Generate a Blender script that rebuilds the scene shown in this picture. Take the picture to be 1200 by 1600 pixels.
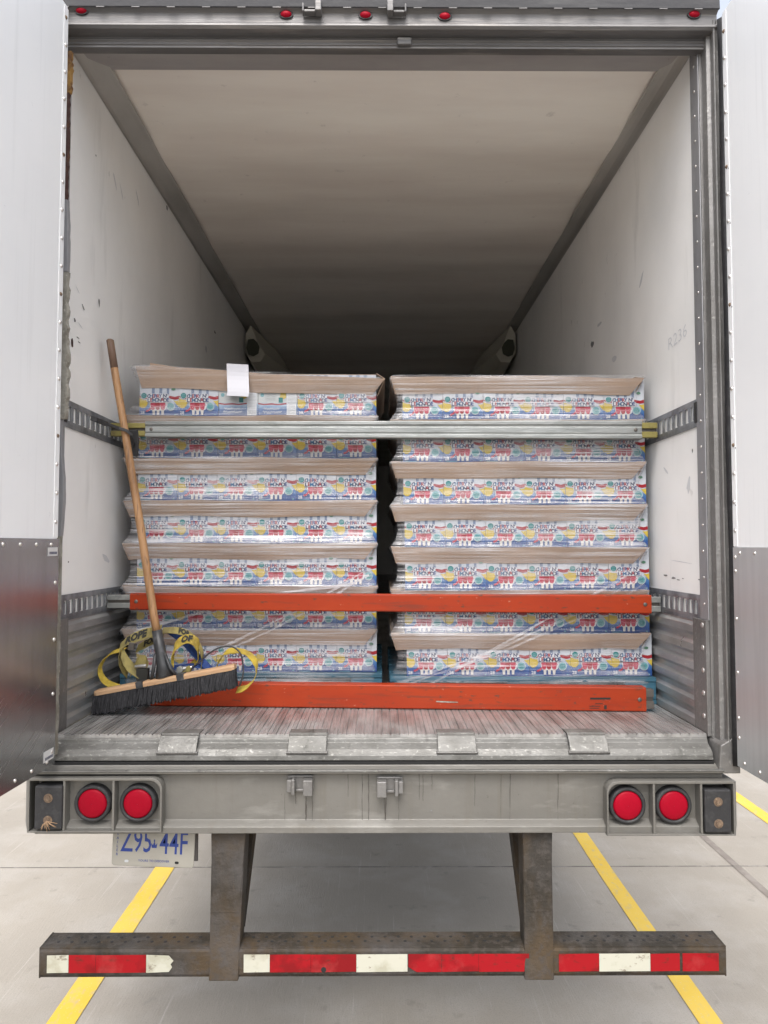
import bpy, bmesh, math, random
from mathutils import Vector, Matrix
R = math.radians
random.seed(7)
S = bpy.context.scene
for o in list(bpy.data.objects): bpy.data.objects.remove(o)
COL = S.collection

# ------------------------------------------------------------------ camera
CAM = Vector((-0.005, -2.69, 2.08)); F = 1150.0
TH, PS = R(2.64), R(0.30)
cd = bpy.data.cameras.new('camera'); cam = bpy.data.objects.new('camera', cd); COL.objects.link(cam)
cam.location = CAM; cam.rotation_euler = (math.pi/2 + TH, 0, -PS)
cd.sensor_fit = 'VERTICAL'; cd.sensor_height = 36; cd.lens = 36*F/1600
cd.clip_start = 0.05; cd.clip_end = 2000
S.camera = cam
fw = Vector((math.sin(PS)*math.cos(TH), math.cos(PS)*math.cos(TH), math.sin(TH)))
rt = Vector((math.cos(PS), -math.sin(PS), 0)); up = rt.cross(fw)
def P(px, py, Y):
    "world point on the plane y = Y that the photograph shows at (px, py)"
    d = fw + rt*((px-600)/F) - up*((py-800)/F)
    return CAM + d*((Y-CAM.y)/d.y)

# ------------------------------------------------------------------ world, sun, exposure
w = bpy.data.worlds.new('World'); S.world = w; w.use_nodes = True
nt = w.node_tree; nt.nodes.clear()
sky = nt.nodes.new('ShaderNodeTexSky'); sky.sky_type = 'NISHITA'; sky.sun_disc = False
SE, SR = R(58), R(188)          # high, from behind the photographer
sky.sun_elevation = SE; sky.sun_rotation = SR; sky.air_density = 1.0; sky.dust_density = 5.0
hs = nt.nodes.new('ShaderNodeHueSaturation'); hs.inputs['Saturation'].default_value = 0.40
bg = nt.nodes.new('ShaderNodeBackground'); bg.inputs['Strength'].default_value = 0.15
wo = nt.nodes.new('ShaderNodeOutputWorld')
nt.links.new(sky.outputs[0], hs.inputs['Color']); nt.links.new(hs.outputs[0], bg.inputs['Color']); nt.links.new(bg.outputs[0], wo.inputs[0])
sl = bpy.data.lights.new('sun', 'SUN'); sl.energy = 0.50; sl.angle = R(28); sl.color = (1, .985, .965)
sun = bpy.data.objects.new('sun', sl); COL.objects.link(sun)
sd = Vector((math.sin(SR)*math.cos(SE), math.cos(SR)*math.cos(SE), math.sin(SE)))
sun.rotation_euler = sd.to_track_quat('Z', 'Y').to_euler(); sun.location = sd*30
vs = S.view_settings; vs.view_transform = 'Standard'; vs.look = 'None'; vs.exposure = 1.45; vs.gamma = 1; vs.use_curve_mapping = False
S.render.engine = 'CYCLES'
S.render.resolution_x = 768; S.render.resolution_y = 1024
cy = S.cycles; cy.max_bounces = 10; cy.diffuse_bounces = 6; cy.glossy_bounces = 4; cy.transparent_max_bounces = 16

# ------------------------------------------------------------------ materials
M = {}
def mat(name, col, rough=.6, metal=0., var=(), bump=None, rvar=0., coat=0., spec=None):
    """procedural PBR. var: (scale xyz, colour, lo, hi, amount) layers of noise-masked colour; bump: (scale xyz, strength)"""
    m = bpy.data.materials.new(name); m.use_nodes = True; t = m.node_tree; n = t.nodes; L = t.links
    b = n['Principled BSDF']; b.inputs['Roughness'].default_value = rough; b.inputs['Metallic'].default_value = metal
    if coat: b.inputs['Coat Weight'].default_value = coat
    if spec is not None: b.inputs['Specular IOR Level'].default_value = spec
    tc = n.new('ShaderNodeTexCoord')
    def noise(sc, det=5, r=.6, dist=0.):
        mp = n.new('ShaderNodeMapping'); mp.inputs['Scale'].default_value = sc; L.new(tc.outputs['Object'], mp.inputs[0])
        mp.inputs['Location'].default_value = (random.random()*9, random.random()*9, random.random()*9)
        ns = n.new('ShaderNodeTexNoise'); ns.inputs['Scale'].default_value = 1; ns.inputs['Detail'].default_value = det
        ns.inputs['Roughness'].default_value = r; ns.inputs['Distortion'].default_value = dist
        L.new(mp.outputs[0], ns.inputs['Vector']); return ns.outputs[0]
    cur = None; base = (*col, 1)
    for (sc, c2, lo, hi, amt) in var:
        mr = n.new('ShaderNodeMapRange'); mr.inputs[1].default_value = lo; mr.inputs[2].default_value = hi
        mr.inputs[3].default_value = 0; mr.inputs[4].default_value = amt; L.new(noise(sc), mr.inputs[0])
        mx = n.new('ShaderNodeMix'); mx.data_type = 'RGBA'; L.new(mr.outputs[0], mx.inputs[0])
        if cur is None: mx.inputs[6].default_value = base
        else: L.new(cur, mx.inputs[6])
        mx.inputs[7].default_value = (*c2, 1); cur = mx.outputs[2]
    if cur is None: b.inputs['Base Color'].default_value = base
    else: L.new(cur, b.inputs['Base Color'])
    if rvar:
        mr = n.new('ShaderNodeMapRange'); mr.inputs[1].default_value = .3; mr.inputs[2].default_value = .7
        mr.inputs[3].default_value = max(.03, rough-rvar); mr.inputs[4].default_value = min(1, rough+rvar)
        L.new(noise((6, 6, 6)), mr.inputs[0]); L.new(mr.outputs[0], b.inputs['Roughness'])
    if bump:
        bp = n.new('ShaderNodeBump'); bp.inputs['Strength'].default_value = bump[1]; bp.inputs['Distance'].default_value = .01
        L.new(noise(bump[0]), bp.inputs['Height']); L.new(bp.outputs[0], b.inputs['Normal'])
    M[name] = m; return m
G = lambda v: (v, v, v)
mat('concrete', (.290, .262, .222), .85, 0, [((.5, .5, 1), (.215, .195, .167), .4, .65, .7), ((2.5, 2.5, 1), (.335, .312, .28), .45, .7, .6), ((70, 1.5, 1), (.40, .375, .34), .62, .72, .5),
    ((9, 9, 1), (.17, .155, .135), .62, .72, .5), ((160, 160, 1), (.15, .135, .12), .5, .7, .4)], ((150, 20, 10), .25))
mat('yellow paint', (.55, .365, .035), .7, 0, [((30, 14, 1), (.36, .30, .17), .54, .66, .75), ((3, 3, 1), (.58, .42, .08), .4, .6, .5), ((120, 90, 1), (.45, .4, .3), .62, .68, .7)])
mat('joint', (.12, .11, .10), .9, 0, [((8, 8, 1), (.3, .28, .26), .45, .6, .7)])
mat('joint sealer', (.17, .145, .125), .8, 0, [((8, 8, 1), (.24, .215, .19), .45, .6, .7)])
mat('white liner', (.85, .845, .83), .38, 0, [((2, 1.5, 1.2), (.72, .72, .71), .42, .65, .6), ((30, 6, 1), (.5, .5, .49), .6, .72, .35),
    ((9, 14, 9), (.33, .33, .32), .68, .74, .45)], ((1.5, 3, 1.5), .12))
mat('ceiling liner', (.82, .79, .74), .5, 0, [((.6, 3, 1), (.69, .64, .595), .35, .65, .8), ((14, 14, 1), (.35, .33, .32), .66, .76, .4)], ((.8, 2.2, 1), .35))
mat('scuff', (.17, .17, .17), .8); mat('faint ink', (.58, .59, .61), .8)
mat('door white', (.80, .81, .82), .35, 0, [((1.5, 1.5, 2), (.76, .77, .785), .42, .65, .6), ((40, 40, 1.2), (.66, .67, .68), .56, .72, .4), ((20, 20, 30), (.4, .4, .42), .7, .76, .45)], ((30, 30, .8), .06))
mat('kick metal dull', (.60, .62, .63), .48, .75, [((25, 25, 1.2), (.50, .52, .53), .45, .7, .6)], ((2, 2, 4), .08))
mat('kick metal', (.45, .455, .46), .26, .95, [((25, 25, 1.2), (.33, .33, .335), .45, .7, .6)], ((1, 1, 2.5), .04))
mat('worn steel', (.20, .195, .19), .5, .5, [((3, 3, 3), (.13, .126, .12), .4, .65, .7), ((40, 40, 40), (.32, .315, .30), .58, .68, .5), ((14, 14, 3), (.08, .074, .065), .62, .74, .55)], ((60, 60, 60), .25), .12)
mat('strip metal', (.36, .345, .34), .55, .2, [((2, 6, 2), (.29, .275, .275), .4, .65, .8)])
mat('header metal', (.15, .146, .145), .5, .4, [((1.2, 5, 9), (.09, .088, .088), .4, .66, .8), ((2, 20, 60), (.25, .235, .22), .56, .68, .7), ((25, 25, 25), (.12, .12, .12), .66, .76, .6)], ((4, 40, 60), .25), .12)
mat('dark header', (.030, .030, .033), .8, 0, [((4, 10, 30), (.07, .07, .07), .5, .7, .6)], ((30, 30, 30), .3))
mat('bumper metal', (.165, .159, .145), .55, .3, [((1.5, 1, 2), (.120, .115, .104), .4, .65, .8), ((26, 26, 1.2), (.13, .12, .10), .54, .72, .5), ((70, 70, 70), (.08, .07, .06), .68, .74, .7), ((3, 3, 10), (.30, .295, .275), .6, .75, .5)], ((40, 40, 40), .12), .1)
mat('sill metal', (.16, .158, .15), .52, .45, [((7, 7, 12), (.10, .098, .09), .42, .62, .75), ((50, 90, 90), (.36, .355, .335), .58, .70, .6), ((25, 5, 25), (.035, .035, .03), .60, .74, .7)], ((60, 60, 60), .22), .12)
mat('floor metal', (.46, .455, .45), .40, .7, [((20, 3, 5), (.2, .195, .19), .42, .62, .7), ((90, 8, 20), (.5, .49, .48), .6, .7, .5)], ((90, 6, 10), .2), .12)
mat('wall ribs', (.46, .46, .455), .38, .7, [((6, 3, 9), (.30, .30, .30), .42, .65, .75), ((20, 12, 60), (.6, .6, .58), .62, .7, .5)], ((10, 6, 40), .25), .12)
mat('track steel', (.30, .315, .335), .45, .55, [((9, 9, 9), (.1, .105, .115), .4, .6, .7), ((60, 60, 60), (.38, .37, .35), .64, .72, .6)], ((60, 60, 60), .2))
mat('cove metal', (.55, .54, .52), .42, .6, [((3, 1.2, 3), (.36, .355, .34), .4, .65, .7)], ((8, 2, 8), .15))
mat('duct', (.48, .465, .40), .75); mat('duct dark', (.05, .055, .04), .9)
mat('rubber', (.018, .018, .02), .6, 0, [((30, 30, 30), (.05, .05, .05), .5, .7, .6)], ((50, 50, 50), .3))
mat('black void', (.01, .01, .01), .9)
mat('red lens', (.27, .0006, .012), .45, 0, [((3, 3, 3), (.22, .0006, .010), .4, .6, .5)], ((160, 160, 160), .1), 0, 0, .12)
mat('rust', (.027, .023, .018), .75, .0, [((5, 5, 2.5), (.065, .045, .026), .44, .62, .8), ((40, 40, 40), (.05, .042, .036), .5, .62, .8), ((22, 22, 3), (.12, .075, .04), .66, .76, .5), ((3, 3, 3), (.075, .072, .072), .5, .7, .6)], ((70, 70, 70), .45), 0, 0, .2)
mat('tape red', (.25, .006, .010), .45, 0, [((6, 6, 6), (.15, .006, .008), .46, .54, .85), ((25, 25, 60), (.075, .02, .014), .58, .68, .7), ((9, 9, 9), (.30, .035, .035), .56, .7, .6)], ((3, 3, 3), .05), 0, 0, .15)
mat('tape white', (.40, .395, .33), .4, 0, [((10, 10, 10), (.30, .29, .22), .48, .60, .8), ((30, 30, 45), (.13, .10, .075), .60, .68, .8)])
mat('orange paint', (.25, .025, .003), .5, 0, [((2.5, 5, 8), (.21, .018, .003), .42, .62, .7), ((12, 60, 90), (.25, .04, .02), .66, .72, .7), ((50, 50, 80), (.35, .2, .15), .68, .73, .7), ((3, 9, 40), (.13, .025, .012), .56, .66, .75), ((25, 40, 60), (.06, .03, .02), .62, .68, .8)], ((20, 20, 20), .08), 0, 0, .25)
mat('galvanised', (.24, .25, .245), .4, .55, [((6, 6, 30), (.16, .17, .165), .42, .62, .7), ((14, 50, 160), (.12, .12, .11), .64, .7, .75), ((2, 2, 60), (.36, .37, .36), .55, .65, .5)], ((20, 20, 90), .15), .1)
mat('olive zinc', (.22, .19, .06), .55, .4, [((30, 30, 30), (.15, .12, .05), .5, .62, .8)])
mat('zinc end', (.26, .27, .26), .4, .7, [((30, 30, 30), (.4, .4, .38), .5, .65, .6)])
mat('bolt', (.12, .11, .10), .5, .7); mat('rivet', (.62, .6, .58), .3, .9)
mat('rusty bolt', (.17, .12, .085), .7, .4, [((90, 90, 90), (.28, .2, .13), .5, .6, .7)], ((200, 200, 200), .5))
mat('cardboard', (.31, .222, .160), .8, 0, [((2, 2, 2), (.24, .17, .122), .4, .6, .7), ((3, 3, 60), (.33, .25, .19), .55, .7, .5)], ((4, 4, 40), .1))
mat('pallet blue', (.02, .085, .13), .75, 0, [((2, 20, 20), (.01, .045, .07), .45, .6, .7), ((4, 30, 60), (.2, .22, .22), .66, .74, .6)], ((3, 40, 60), .4))
mat('paper', (.46, .46, .50), .6)
mat('sticker', (.55, .55, .55), .5)
mat('dark grip', (.12, .07, .045), .6, 0, [((60, 60, 6), (.2, .13, .08), .5, .65, .7)])
mat('broom wood', (.30, .165, .075), .55, 0, [((20, 20, 4), (.17, .085, .035), .42, .60, .85), ((120, 120, 6), (.08, .04, .02), .56, .66, .7)], ((60, 60, 6), .15))
mat('block wood', (.34, .22, .125), .6, 0, [((4, 60, 60), (.36, .21, .11), .45, .6, .7)], ((5, 80, 80), .2))
mat('bristle', (.007, .007, .009), .85, 0, [((200, 200, 20), (.035, .035, .040), .5, .65, .7)])
mat('grey plastic', (.025, .026, .028), .45, 0, [((20, 20, 20), (.08, .08, .085), .5, .6, .6)])
mat('yellow web', (.36, .26, .025), .8, 0, [((14, 14, 14), (.20, .14, .025), .42, .62, .8), ((120, 120, 120), (.45, .34, .07), .55, .66, .5)], ((300, 300, 300), .5))
mat('khaki web', (.23, .19, .06), .85, 0, [((14, 14, 14), (.11, .09, .035), .42, .62, .8)], ((300, 300, 300), .5))
mat('web ink', (.010, .010, .008), .8); mat('blue web', (.008, .03, .13), .8, 0, [((60, 60, 60), (.03, .09, .3), .5, .65, .6)], ((300, 300, 300), .5))
mat('foam', (.27, .15, .04), .9, 0, [((30, 30, 18), (.09, .04, .02), .45, .62, .9)], ((60, 60, 60), .8))
mat('torn brown', (.05, .022, .018), .85, 0, [((30, 30, 20), (.13, .06, .03), .5, .66, .8)], ((60, 60, 60), .8))
mat('dirty strip', (.24, .23, .20), .85, 0, [((30, 30, 14), (.14, .125, .1), .45, .6, .8), ((80, 80, 60), (.5, .48, .43), .6, .7, .6)], ((60, 60, 60), .8))
mat('grey strip', (.26, .26, .27), .5, .3, [((20, 20, 5), (.2, .2, .21), .45, .65, .7)], ((20, 20, 20), .2))
mat('tyre', (.022, .022, .024), .85); mat('rim', (.5, .5, .5), .35, .9)
mat('outer white', (.72, .73, .74), .4, 0, [((3, 3, 2), (.6, .6, .6), .45, .7, .5)])
mat('plate face', (.27, .258, .225), .5, 0, [((14, 14, 14), (.20, .19, .165), .5, .68, .6)]); mat('plate blue', (.008, .03, .18), .5)
# print inks
for nm, c in dict(ink_white=(.64, .66, .69), ink_red=(.33, .014, .025), ink_yellow=(.56, .42, .06), ink_teal=(.012, .20, .20), ink_sky=(.17, .38, .42),
                  ink_pink=(.46, .03, .07), ink_pinklight=(.62, .20, .25), ink_navy=(.008, .02, .09), ink_cyan=(.015, .14, .30), ink_blue=(.02, .06, .22),
                  ink_streak=(.17, .225, .34), ink_green=(.08, .20, .13), ink_grey=(.42, .44, .44), ink_palewhite=(.50, .55, .62), ink_stick=(.66, .63, .59)).items():
    mat(nm, tuple(v*.66 for v in c), .4, spec=.3)
def carton_mat(name, stops):
    m = mat(name, (1, 1, 1), .35); t = m.node_tree; n = t.nodes; L = t.links
    tc = n.new('ShaderNodeTexCoord'); sx = n.new('ShaderNodeSeparateXYZ'); L.new(tc.outputs['Generated'], sx.inputs[0])
    ns = n.new('ShaderNodeTexNoise'); ns.inputs['Scale'].default_value = 9; L.new(tc.outputs['Generated'], ns.inputs['Vector'])
    ma = n.new('ShaderNodeMath'); ma.operation = 'MULTIPLY_ADD'; ma.inputs[1].default_value = .10; L.new(ns.outputs[0], ma.inputs[0]); L.new(sx.outputs[2], ma.inputs[2])
    cr = n.new('ShaderNodeValToRGB'); L.new(ma.outputs[0], cr.inputs[0]); e = cr.color_ramp.elements
    stops = [(p, tuple(v*.66 for v in c)) for p, c in stops]
    e[0].position = stops[0][0]; e[0].color = (*stops[0][1], 1); e[1].position = stops[-1][0]; e[1].color = (*stops[-1][1], 1)
    for p, c in stops[1:-1]:
        q = e.new(p); q.color = (*c, 1)
    L.new(cr.outputs[0], n['Principled BSDF'].inputs['Base Color'])
carton_mat('carton front', [(.04, (.008, .045, .20)), (.18, (.014, .075, .28)), (.29, (.05, .17, .40)), (.37, (.42, .50, .60)), (.5, (.58, .61, .66)), (1, (.50, .54, .60))])
carton_mat('carton back', [(.05, (.02, .06, .2)), (.2, (.05, .12, .3)), (.33, (.28, .42, .58)), (.40, (.52, .55, .55)), (1, (.54, .56, .56))])

def stain_mat():
    m = bpy.data.materials.new('stain'); m.use_nodes = True; t = m.node_tree; n = t.nodes; L = t.links; n.clear()
    out = n.new('ShaderNodeOutputMaterial'); tr = n.new('ShaderNodeBsdfTransparent'); df = n.new('ShaderNodeBsdfDiffuse'); df.inputs[0].default_value = (.07, .062, .055, 1)
    tc = n.new('ShaderNodeTexCoord'); mp = n.new('ShaderNodeMapping'); mp.inputs['Scale'].default_value = (200, 1, 14); ns = n.new('ShaderNodeTexNoise'); ns.inputs['Scale'].default_value = 1
    L.new(tc.outputs['Object'], mp.inputs[0]); L.new(mp.outputs[0], ns.inputs['Vector']); mr = n.new('ShaderNodeMapRange'); mr.inputs[1].default_value = .35; mr.inputs[2].default_value = .7; mr.inputs[3].default_value = .1; mr.inputs[4].default_value = .8
    L.new(ns.outputs[0], mr.inputs[0]); mx = n.new('ShaderNodeMixShader'); L.new(mr.outputs[0], mx.inputs[0]); L.new(tr.outputs[0], mx.inputs[1]); L.new(df.outputs[0], mx.inputs[2]); L.new(mx.outputs[0], out.inputs[0]); M['stain'] = m
stain_mat()
def film_mat(name, lo, hi, sc):
    m = bpy.data.materials.new(name); m.use_nodes = True; t = m.node_tree; n = t.nodes; L = t.links; n.clear()
    out = n.new('ShaderNodeOutputMaterial'); tr = n.new('ShaderNodeBsdfTransparent'); tr.inputs[0].default_value = (.97, .97, .975, 1)
    pb = n.new('ShaderNodeBsdfPrincipled'); pb.inputs['Base Color'].default_value = (.55, .55, .57, 1); pb.inputs['Roughness'].default_value = .2
    pb.inputs['Specular IOR Level'].default_value = .9
    tc = n.new('ShaderNodeTexCoord')
    def noise(s, rot=(0, 0, 0), det=6):
        mp = n.new('ShaderNodeMapping'); mp.inputs['Scale'].default_value = s; mp.inputs['Rotation'].default_value = rot
        L.new(tc.outputs['Object'], mp.inputs[0]); ns = n.new('ShaderNodeTexNoise'); ns.inputs['Scale'].default_value = 1
        ns.inputs['Detail'].default_value = det; ns.inputs['Roughness'].default_value = .65; L.new(mp.outputs[0], ns.inputs['Vector']); return ns.outputs[0]
    def rng(i, a, b, c, d):
        mr = n.new('ShaderNodeMapRange'); mr.inputs[1].default_value = a; mr.inputs[2].default_value = b; mr.inputs[3].default_value = c; mr.inputs[4].default_value = d
        L.new(i, mr.inputs[0]); return mr.outputs[0]
    def mul(a, b, op='MULTIPLY'):
        x = n.new('ShaderNodeMath'); x.operation = op; L.new(a, x.inputs[0]); L.new(b, x.inputs[1]); return x.outputs[0]
    s1 = rng(noise((1.6, 2, 120)), .42, .72, lo, hi)              # long horizontal wrinkles
    s2 = rng(noise((2.2, 2, 2.6)), .38, .62, .35, 1.6)            # where the film is slack or doubled
    s3 = rng(noise((3, 3, 150), (0, R(24), 0)), .6, .75, 0, hi*.6)   # slanted stretch marks
    s4 = rng(noise((1.5, 2, 2)), .5, .6, 0, 1)
    f = mul(mul(s1, s2), mul(s3, s4), 'ADD')
    bp = n.new('ShaderNodeBump'); bp.inputs['Strength'].default_value = .6; bp.inputs['Distance'].default_value = .006
    L.new(noise((3, 3, 60)), bp.inputs['Height']); L.new(bp.outputs[0], pb.inputs['Normal'])
    mx = n.new('ShaderNodeMixShader'); L.new(f, mx.inputs[0]); L.new(tr.outputs[0], mx.inputs[1]); L.new(pb.outputs[0], mx.inputs[2]); L.new(mx.outputs[0], out.inputs[0])
    M[name] = m
film_mat('stretch film', .03, .55, 1); film_mat('film strand', .25, .8, 1)

# ------------------------------------------------------------------ mesh builder
class MB:
    def __init__(s): s.bm = bmesh.new(); s.mats = []
    def mi(s, m):
        if m not in s.mats: s.mats.append(m)
        return s.mats.index(m)
    def face(s, pts, m):
        try: f = s.bm.faces.new([s.bm.verts.new(p) for p in pts]); f.material_index = s.mi(m); return f
        except ValueError: return None
    def box(s, x0, x1, y0, y1, z0, z1, m):
        if x0 > x1: x0, x1 = x1, x0
        v = [s.bm.verts.new(p) for p in ((x0,y0,z0),(x1,y0,z0),(x1,y1,z0),(x0,y1,z0),(x0,y0,z1),(x1,y0,z1),(x1,y1,z1),(x0,y1,z1))]
        k = s.mi(m)
        for q in ((0,3,2,1),(4,5,6,7),(0,1,5,4),(1,2,6,5),(2,3,7,6),(3,0,4,7)):
            s.bm.faces.new([v[i] for i in q]).material_index = k
        return s
    def hexa(s, b, t, m):
        "solid between quad b and quad t"
        v = [s.bm.verts.new(p) for p in list(b)+list(t)]; k = s.mi(m); fs = []
        for q in ((0,3,2,1),(4,5,6,7),(0,1,5,4),(1,2,6,5),(2,3,7,6),(3,0,4,7)):
            f = s.bm.faces.new([v[i] for i in q]); f.material_index = k; fs.append(f)
        bmesh.ops.recalc_face_normals(s.bm, faces=fs); return s
    def loft(s, rings, m, closed=True, caps=True, smooth=False):
        k = s.mi(m); V = [[s.bm.verts.new(p) for p in r] for r in rings]; fs = []
        n = len(rings[0])
        for a, b in zip(V, V[1:]):
            for i in range(n if closed else n-1):
                j = (i+1) % n; f = s.bm.faces.new((a[i], a[j], b[j], b[i])); f.material_index = k; f.smooth = smooth; fs.append(f)
        if caps and closed:
            for r in (V[0], V[-1]):
                f = s.bm.faces.new(r); f.material_index = k; fs.append(f)
        if closed: bmesh.ops.recalc_face_normals(s.bm, faces=fs)
        return s
    def extr(s, prof, a, b, axis, m, closed=True, smooth=False):
        "profile extruded along an axis: 'x' -> prof is (y,z); 'y' -> (x,z); 'z' -> (x,y)"
        def pt(p, t): return {'x': (t, p[0], p[1]), 'y': (p[0], t, p[1]), 'z': (p[0], p[1], t)}[axis]
        return s.loft([[pt(p, a) for p in prof], [pt(p, b) for p in prof]], m, closed, closed, smooth)
    def tube(s, pts, rad, m, n=12, caps=True):
        pts = [Vector(p) for p in pts]; rings = []
        rr = rad if isinstance(rad, (list, tuple)) else [rad]*len(pts); ref = None
        for i, p in enumerate(pts):
            t = (pts[min(i+1, len(pts)-1)] - pts[max(i-1, 0)]).normalized()
            if ref is None: ref = t.cross(Vector((0, 0, 1)) if abs(t.z) < .9 else Vector((1, 0, 0))).normalized()
            ref = (ref - t*ref.dot(t)).normalized(); q = t.cross(ref)
            rings.append([p + (ref*math.cos(a) + q*math.sin(a))*rr[i] for a in [2*math.pi*j/n for j in range(n)]])
        return s.loft(rings, m, True, caps, True)
    def disc(s, c, r, m, ax=(0, 1, 0), dep=.01, n=24, sx=1, dome=0):
        "short cylinder; its face looks along -ax"
        ax = Vector(ax).normalized(); u = ax.cross(Vector((0, 0, 1)) if abs(ax.z) < .9 else Vector((1, 0, 0))).normalized(); v = u.cross(ax)
        c = Vector(c); ring = lambda k, d: [c + ax*d + (u*math.cos(a)*sx + v*math.sin(a))*r*k for a in [2*math.pi*j/n for j in range(n)]]
        rs = [ring(1, dep), ring(1, 0)]
        if dome: rs += [ring(.8, -dome*.5), ring(.45, -dome*.9), ring(.1, -dome)]
        return s.loft(rs, m, True, True, bool(dome))
    def build(s, name, parent=None, bevel=0, smooth=False, solid=0, sub=0):
        me = bpy.data.meshes.new(name); s.bm.to_mesh(me); s.bm.free()
        for m in s.mats: me.materials.append(M[m])
        o = bpy.data.objects.new(name, me); COL.objects.link(o)
        if smooth:
            for p in me.polygons: p.use_smooth = True
        if parent:
            o.parent = parent; o.matrix_parent_inverse = Matrix.Identity(4)
            base = Vector(parent.location)
            if parent.parent: base = Vector((0, 0, 0)) if parent.type == 'MESH' else base
            if parent.type == 'EMPTY': o.location = -base
        if solid: q = o.modifiers.new('s', 'SOLIDIFY'); q.thickness = solid; q.offset = 0
        if bevel:
            q = o.modifiers.new('b', 'BEVEL'); q.width = bevel; q.segments = 2; q.limit_method = 'ANGLE'; q.angle_limit = R(40)
        if sub: q = o.modifiers.new('d', 'SUBSURF'); q.levels = sub; q.render_levels = sub
        return o
def tag(o, label=None, cat=None, group=None, kind=None):
    if label: o['label'] = label
    if cat: o['category'] = cat
    if group: o['group'] = group
    if kind: o['kind'] = kind
    return o
def empty(name, loc):
    o = bpy.data.objects.new(name, None); COL.objects.link(o); o.location = loc; o.empty_display_size = .1; return o
_tc = {}
def text_mesh(body, size=1., bold=0.):
    "flat outlines of a word as (verts, faces), centred"
    key = (body, bold)
    if key not in _tc:
        cu = bpy.data.curves.new('t', 'FONT'); cu.body = body; cu.align_x = 'CENTER'; cu.align_y = 'CENTER'; cu.offset = bold; cu.resolution_u = 2
        ob = bpy.data.objects.new('t', cu); COL.objects.link(ob); bpy.context.view_layer.update()
        me = bpy.data.meshes.new_from_object(ob.evaluated_get(bpy.context.evaluated_depsgraph_get()))
        _tc[key] = ([v.co.copy() for v in me.vertices], [tuple(p.vertices) for p in me.polygons])
        bpy.data.objects.remove(ob); bpy.data.curves.remove(cu); bpy.data.meshes.remove(me)
    v, f = _tc[key]; return [p*size for p in v], f
def put_text(mb, body, size, fn, m, bold=0., sx=1.):
    "fn maps flat (a, b) text coordinates to a 3D point"
    v, f = text_mesh(body, size, bold); V = [mb.bm.verts.new(fn(p.x*sx, p.y)) for p in v]; k = mb.mi(m)
    for q in f:
        try: mb.bm.faces.new([V[i] for i in q]).material_index = k
        except ValueError: pass

# ------------------------------------------------------------------ the ground
g = MB(); g.face([(-300, -300, 0), (300, -300, 0), (300, 600, 0), (-300, 600, 0)], 'concrete'); tag(g.build('pavement'), kind='structure')
def line(name, x, wd, y0, y1, m, z=.004, skew=0.):
    g = MB(); n = 30
    L_, R_ = [], []
    for i in range(n+1):
        y = y0 + (y1-y0)*i/n; j = random.uniform(-.004, .004); xx = x + skew*(y-y0)
        L_.append((xx-wd/2+j, y, z)); R_.append((xx+wd/2+j, y, z))
    g.loft([L_, R_], m, False, False); tag(g.build(name), kind='structure')
line('road_marking', -1.375, .125, -6, 14, 'yellow paint', skew=-.003)
line('road_marking', 1.413, .102, -6, 14, 'yellow paint', skew=.003)
line('road_marking', 2.95, .112, -6, 14, 'yellow paint')
line('pavement_joint', 2.31, .05, -6, 20, 'joint sealer', .003)
g = MB(); g.box(-20, 20, 2.18, 2.187, 0, .003, 'joint'); tag(g.build('pavement_joint'), kind='structure')
g = MB(); g.box(-20, 20, -3.0, -2.988, 0, .003, 'joint'); tag(g.build('pavement_joint'), kind='structure')

# ------------------------------------------------------------------ the trailer
XI, XO = 1.235, 1.295; FZ = 1.38; CEIL = 4.078; TOP = 4.134; YL = 15.6
T = empty('semi_trailer', (0, 0, 0))
tag(T, 'open dry van trailer seen from behind, both rear doors swung back, white lining', 'trailer')
rnd = random.Random(3)
for sgn in (-1, 1):
    b = MB(); b.box(sgn*XI, sgn*XO, .16, YL, FZ-.1, TOP-.02, 'white liner')
    def patch(px, py, w_, h_, m='scuff', rot=0):
        # a small irregular scuff lying on the side wall at the place the photo shows it
        d = fw + rt*((px-600)/F) - up*((py-800)/F); k = (sgn*(XI-.0012)-CAM.x)/d.x; c = CAM + d*k; n = 9; pts = []
        for i in range(n):
            a = 2*math.pi*i/n; r = rnd.uniform(.55, 1.1); u, v = math.cos(a)*w_*r, math.sin(a)*h_*r
            pts.append((c.x, c.y + u*math.cos(rot) - v*math.sin(rot), c.z + u*math.sin(rot) + v*math.cos(rot)))
        b.face(pts, m)
    if sgn < 0:
        for a in ((155, 473, .012, .022), (130, 480, .02, .006, 'scuff', -.6), (150, 243, .006, .006), (261, 325, .018, .014), (117, 500, .01, .012), (113, 535, .012, .02, 'torn brown'),
                  (122, 528, .016, .003), (124, 535, .016, .003), (121, 452, .03, .003, 'faint ink', -.5), (125, 508, .03, .003, 'faint ink', -.3), (336, 519, .03, .012), (107, 878, .006, .004, 'torn brown'), (166, 873, .02, .05, 'faint ink', 1.2),
                  (322, 545, .03, .03, 'faint ink'), (180, 285, .06, .008, 'faint ink', -.9), (190, 300, .05, .006, 'faint ink', -.9), (215, 310, .06, .008, 'faint ink', -.9)): patch(*a)
    else:
        for a in ((1040, 899, .03, .004), (1052, 903, .025, .006), (1060, 906, .02, .003), (1067, 904, .012, .002), (1094, 906, .018, .004), (1098, 904, .01, .002), (1082, 704, .006, .01), (1002, 437, .05, .012, 'faint ink', -.9),
                  (925, 538, .04, .02), (937, 506, .05, .012, 'faint ink'), (1076, 755, .02, .05, 'faint ink', .4), (1040, 735, .04, .008, 'faint ink', .6), (960, 560, .05, .02, 'faint ink'), (1065, 878, .12, .002, 'faint ink', .05)): patch(*a)
    b.build('side_wall', T)
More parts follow.
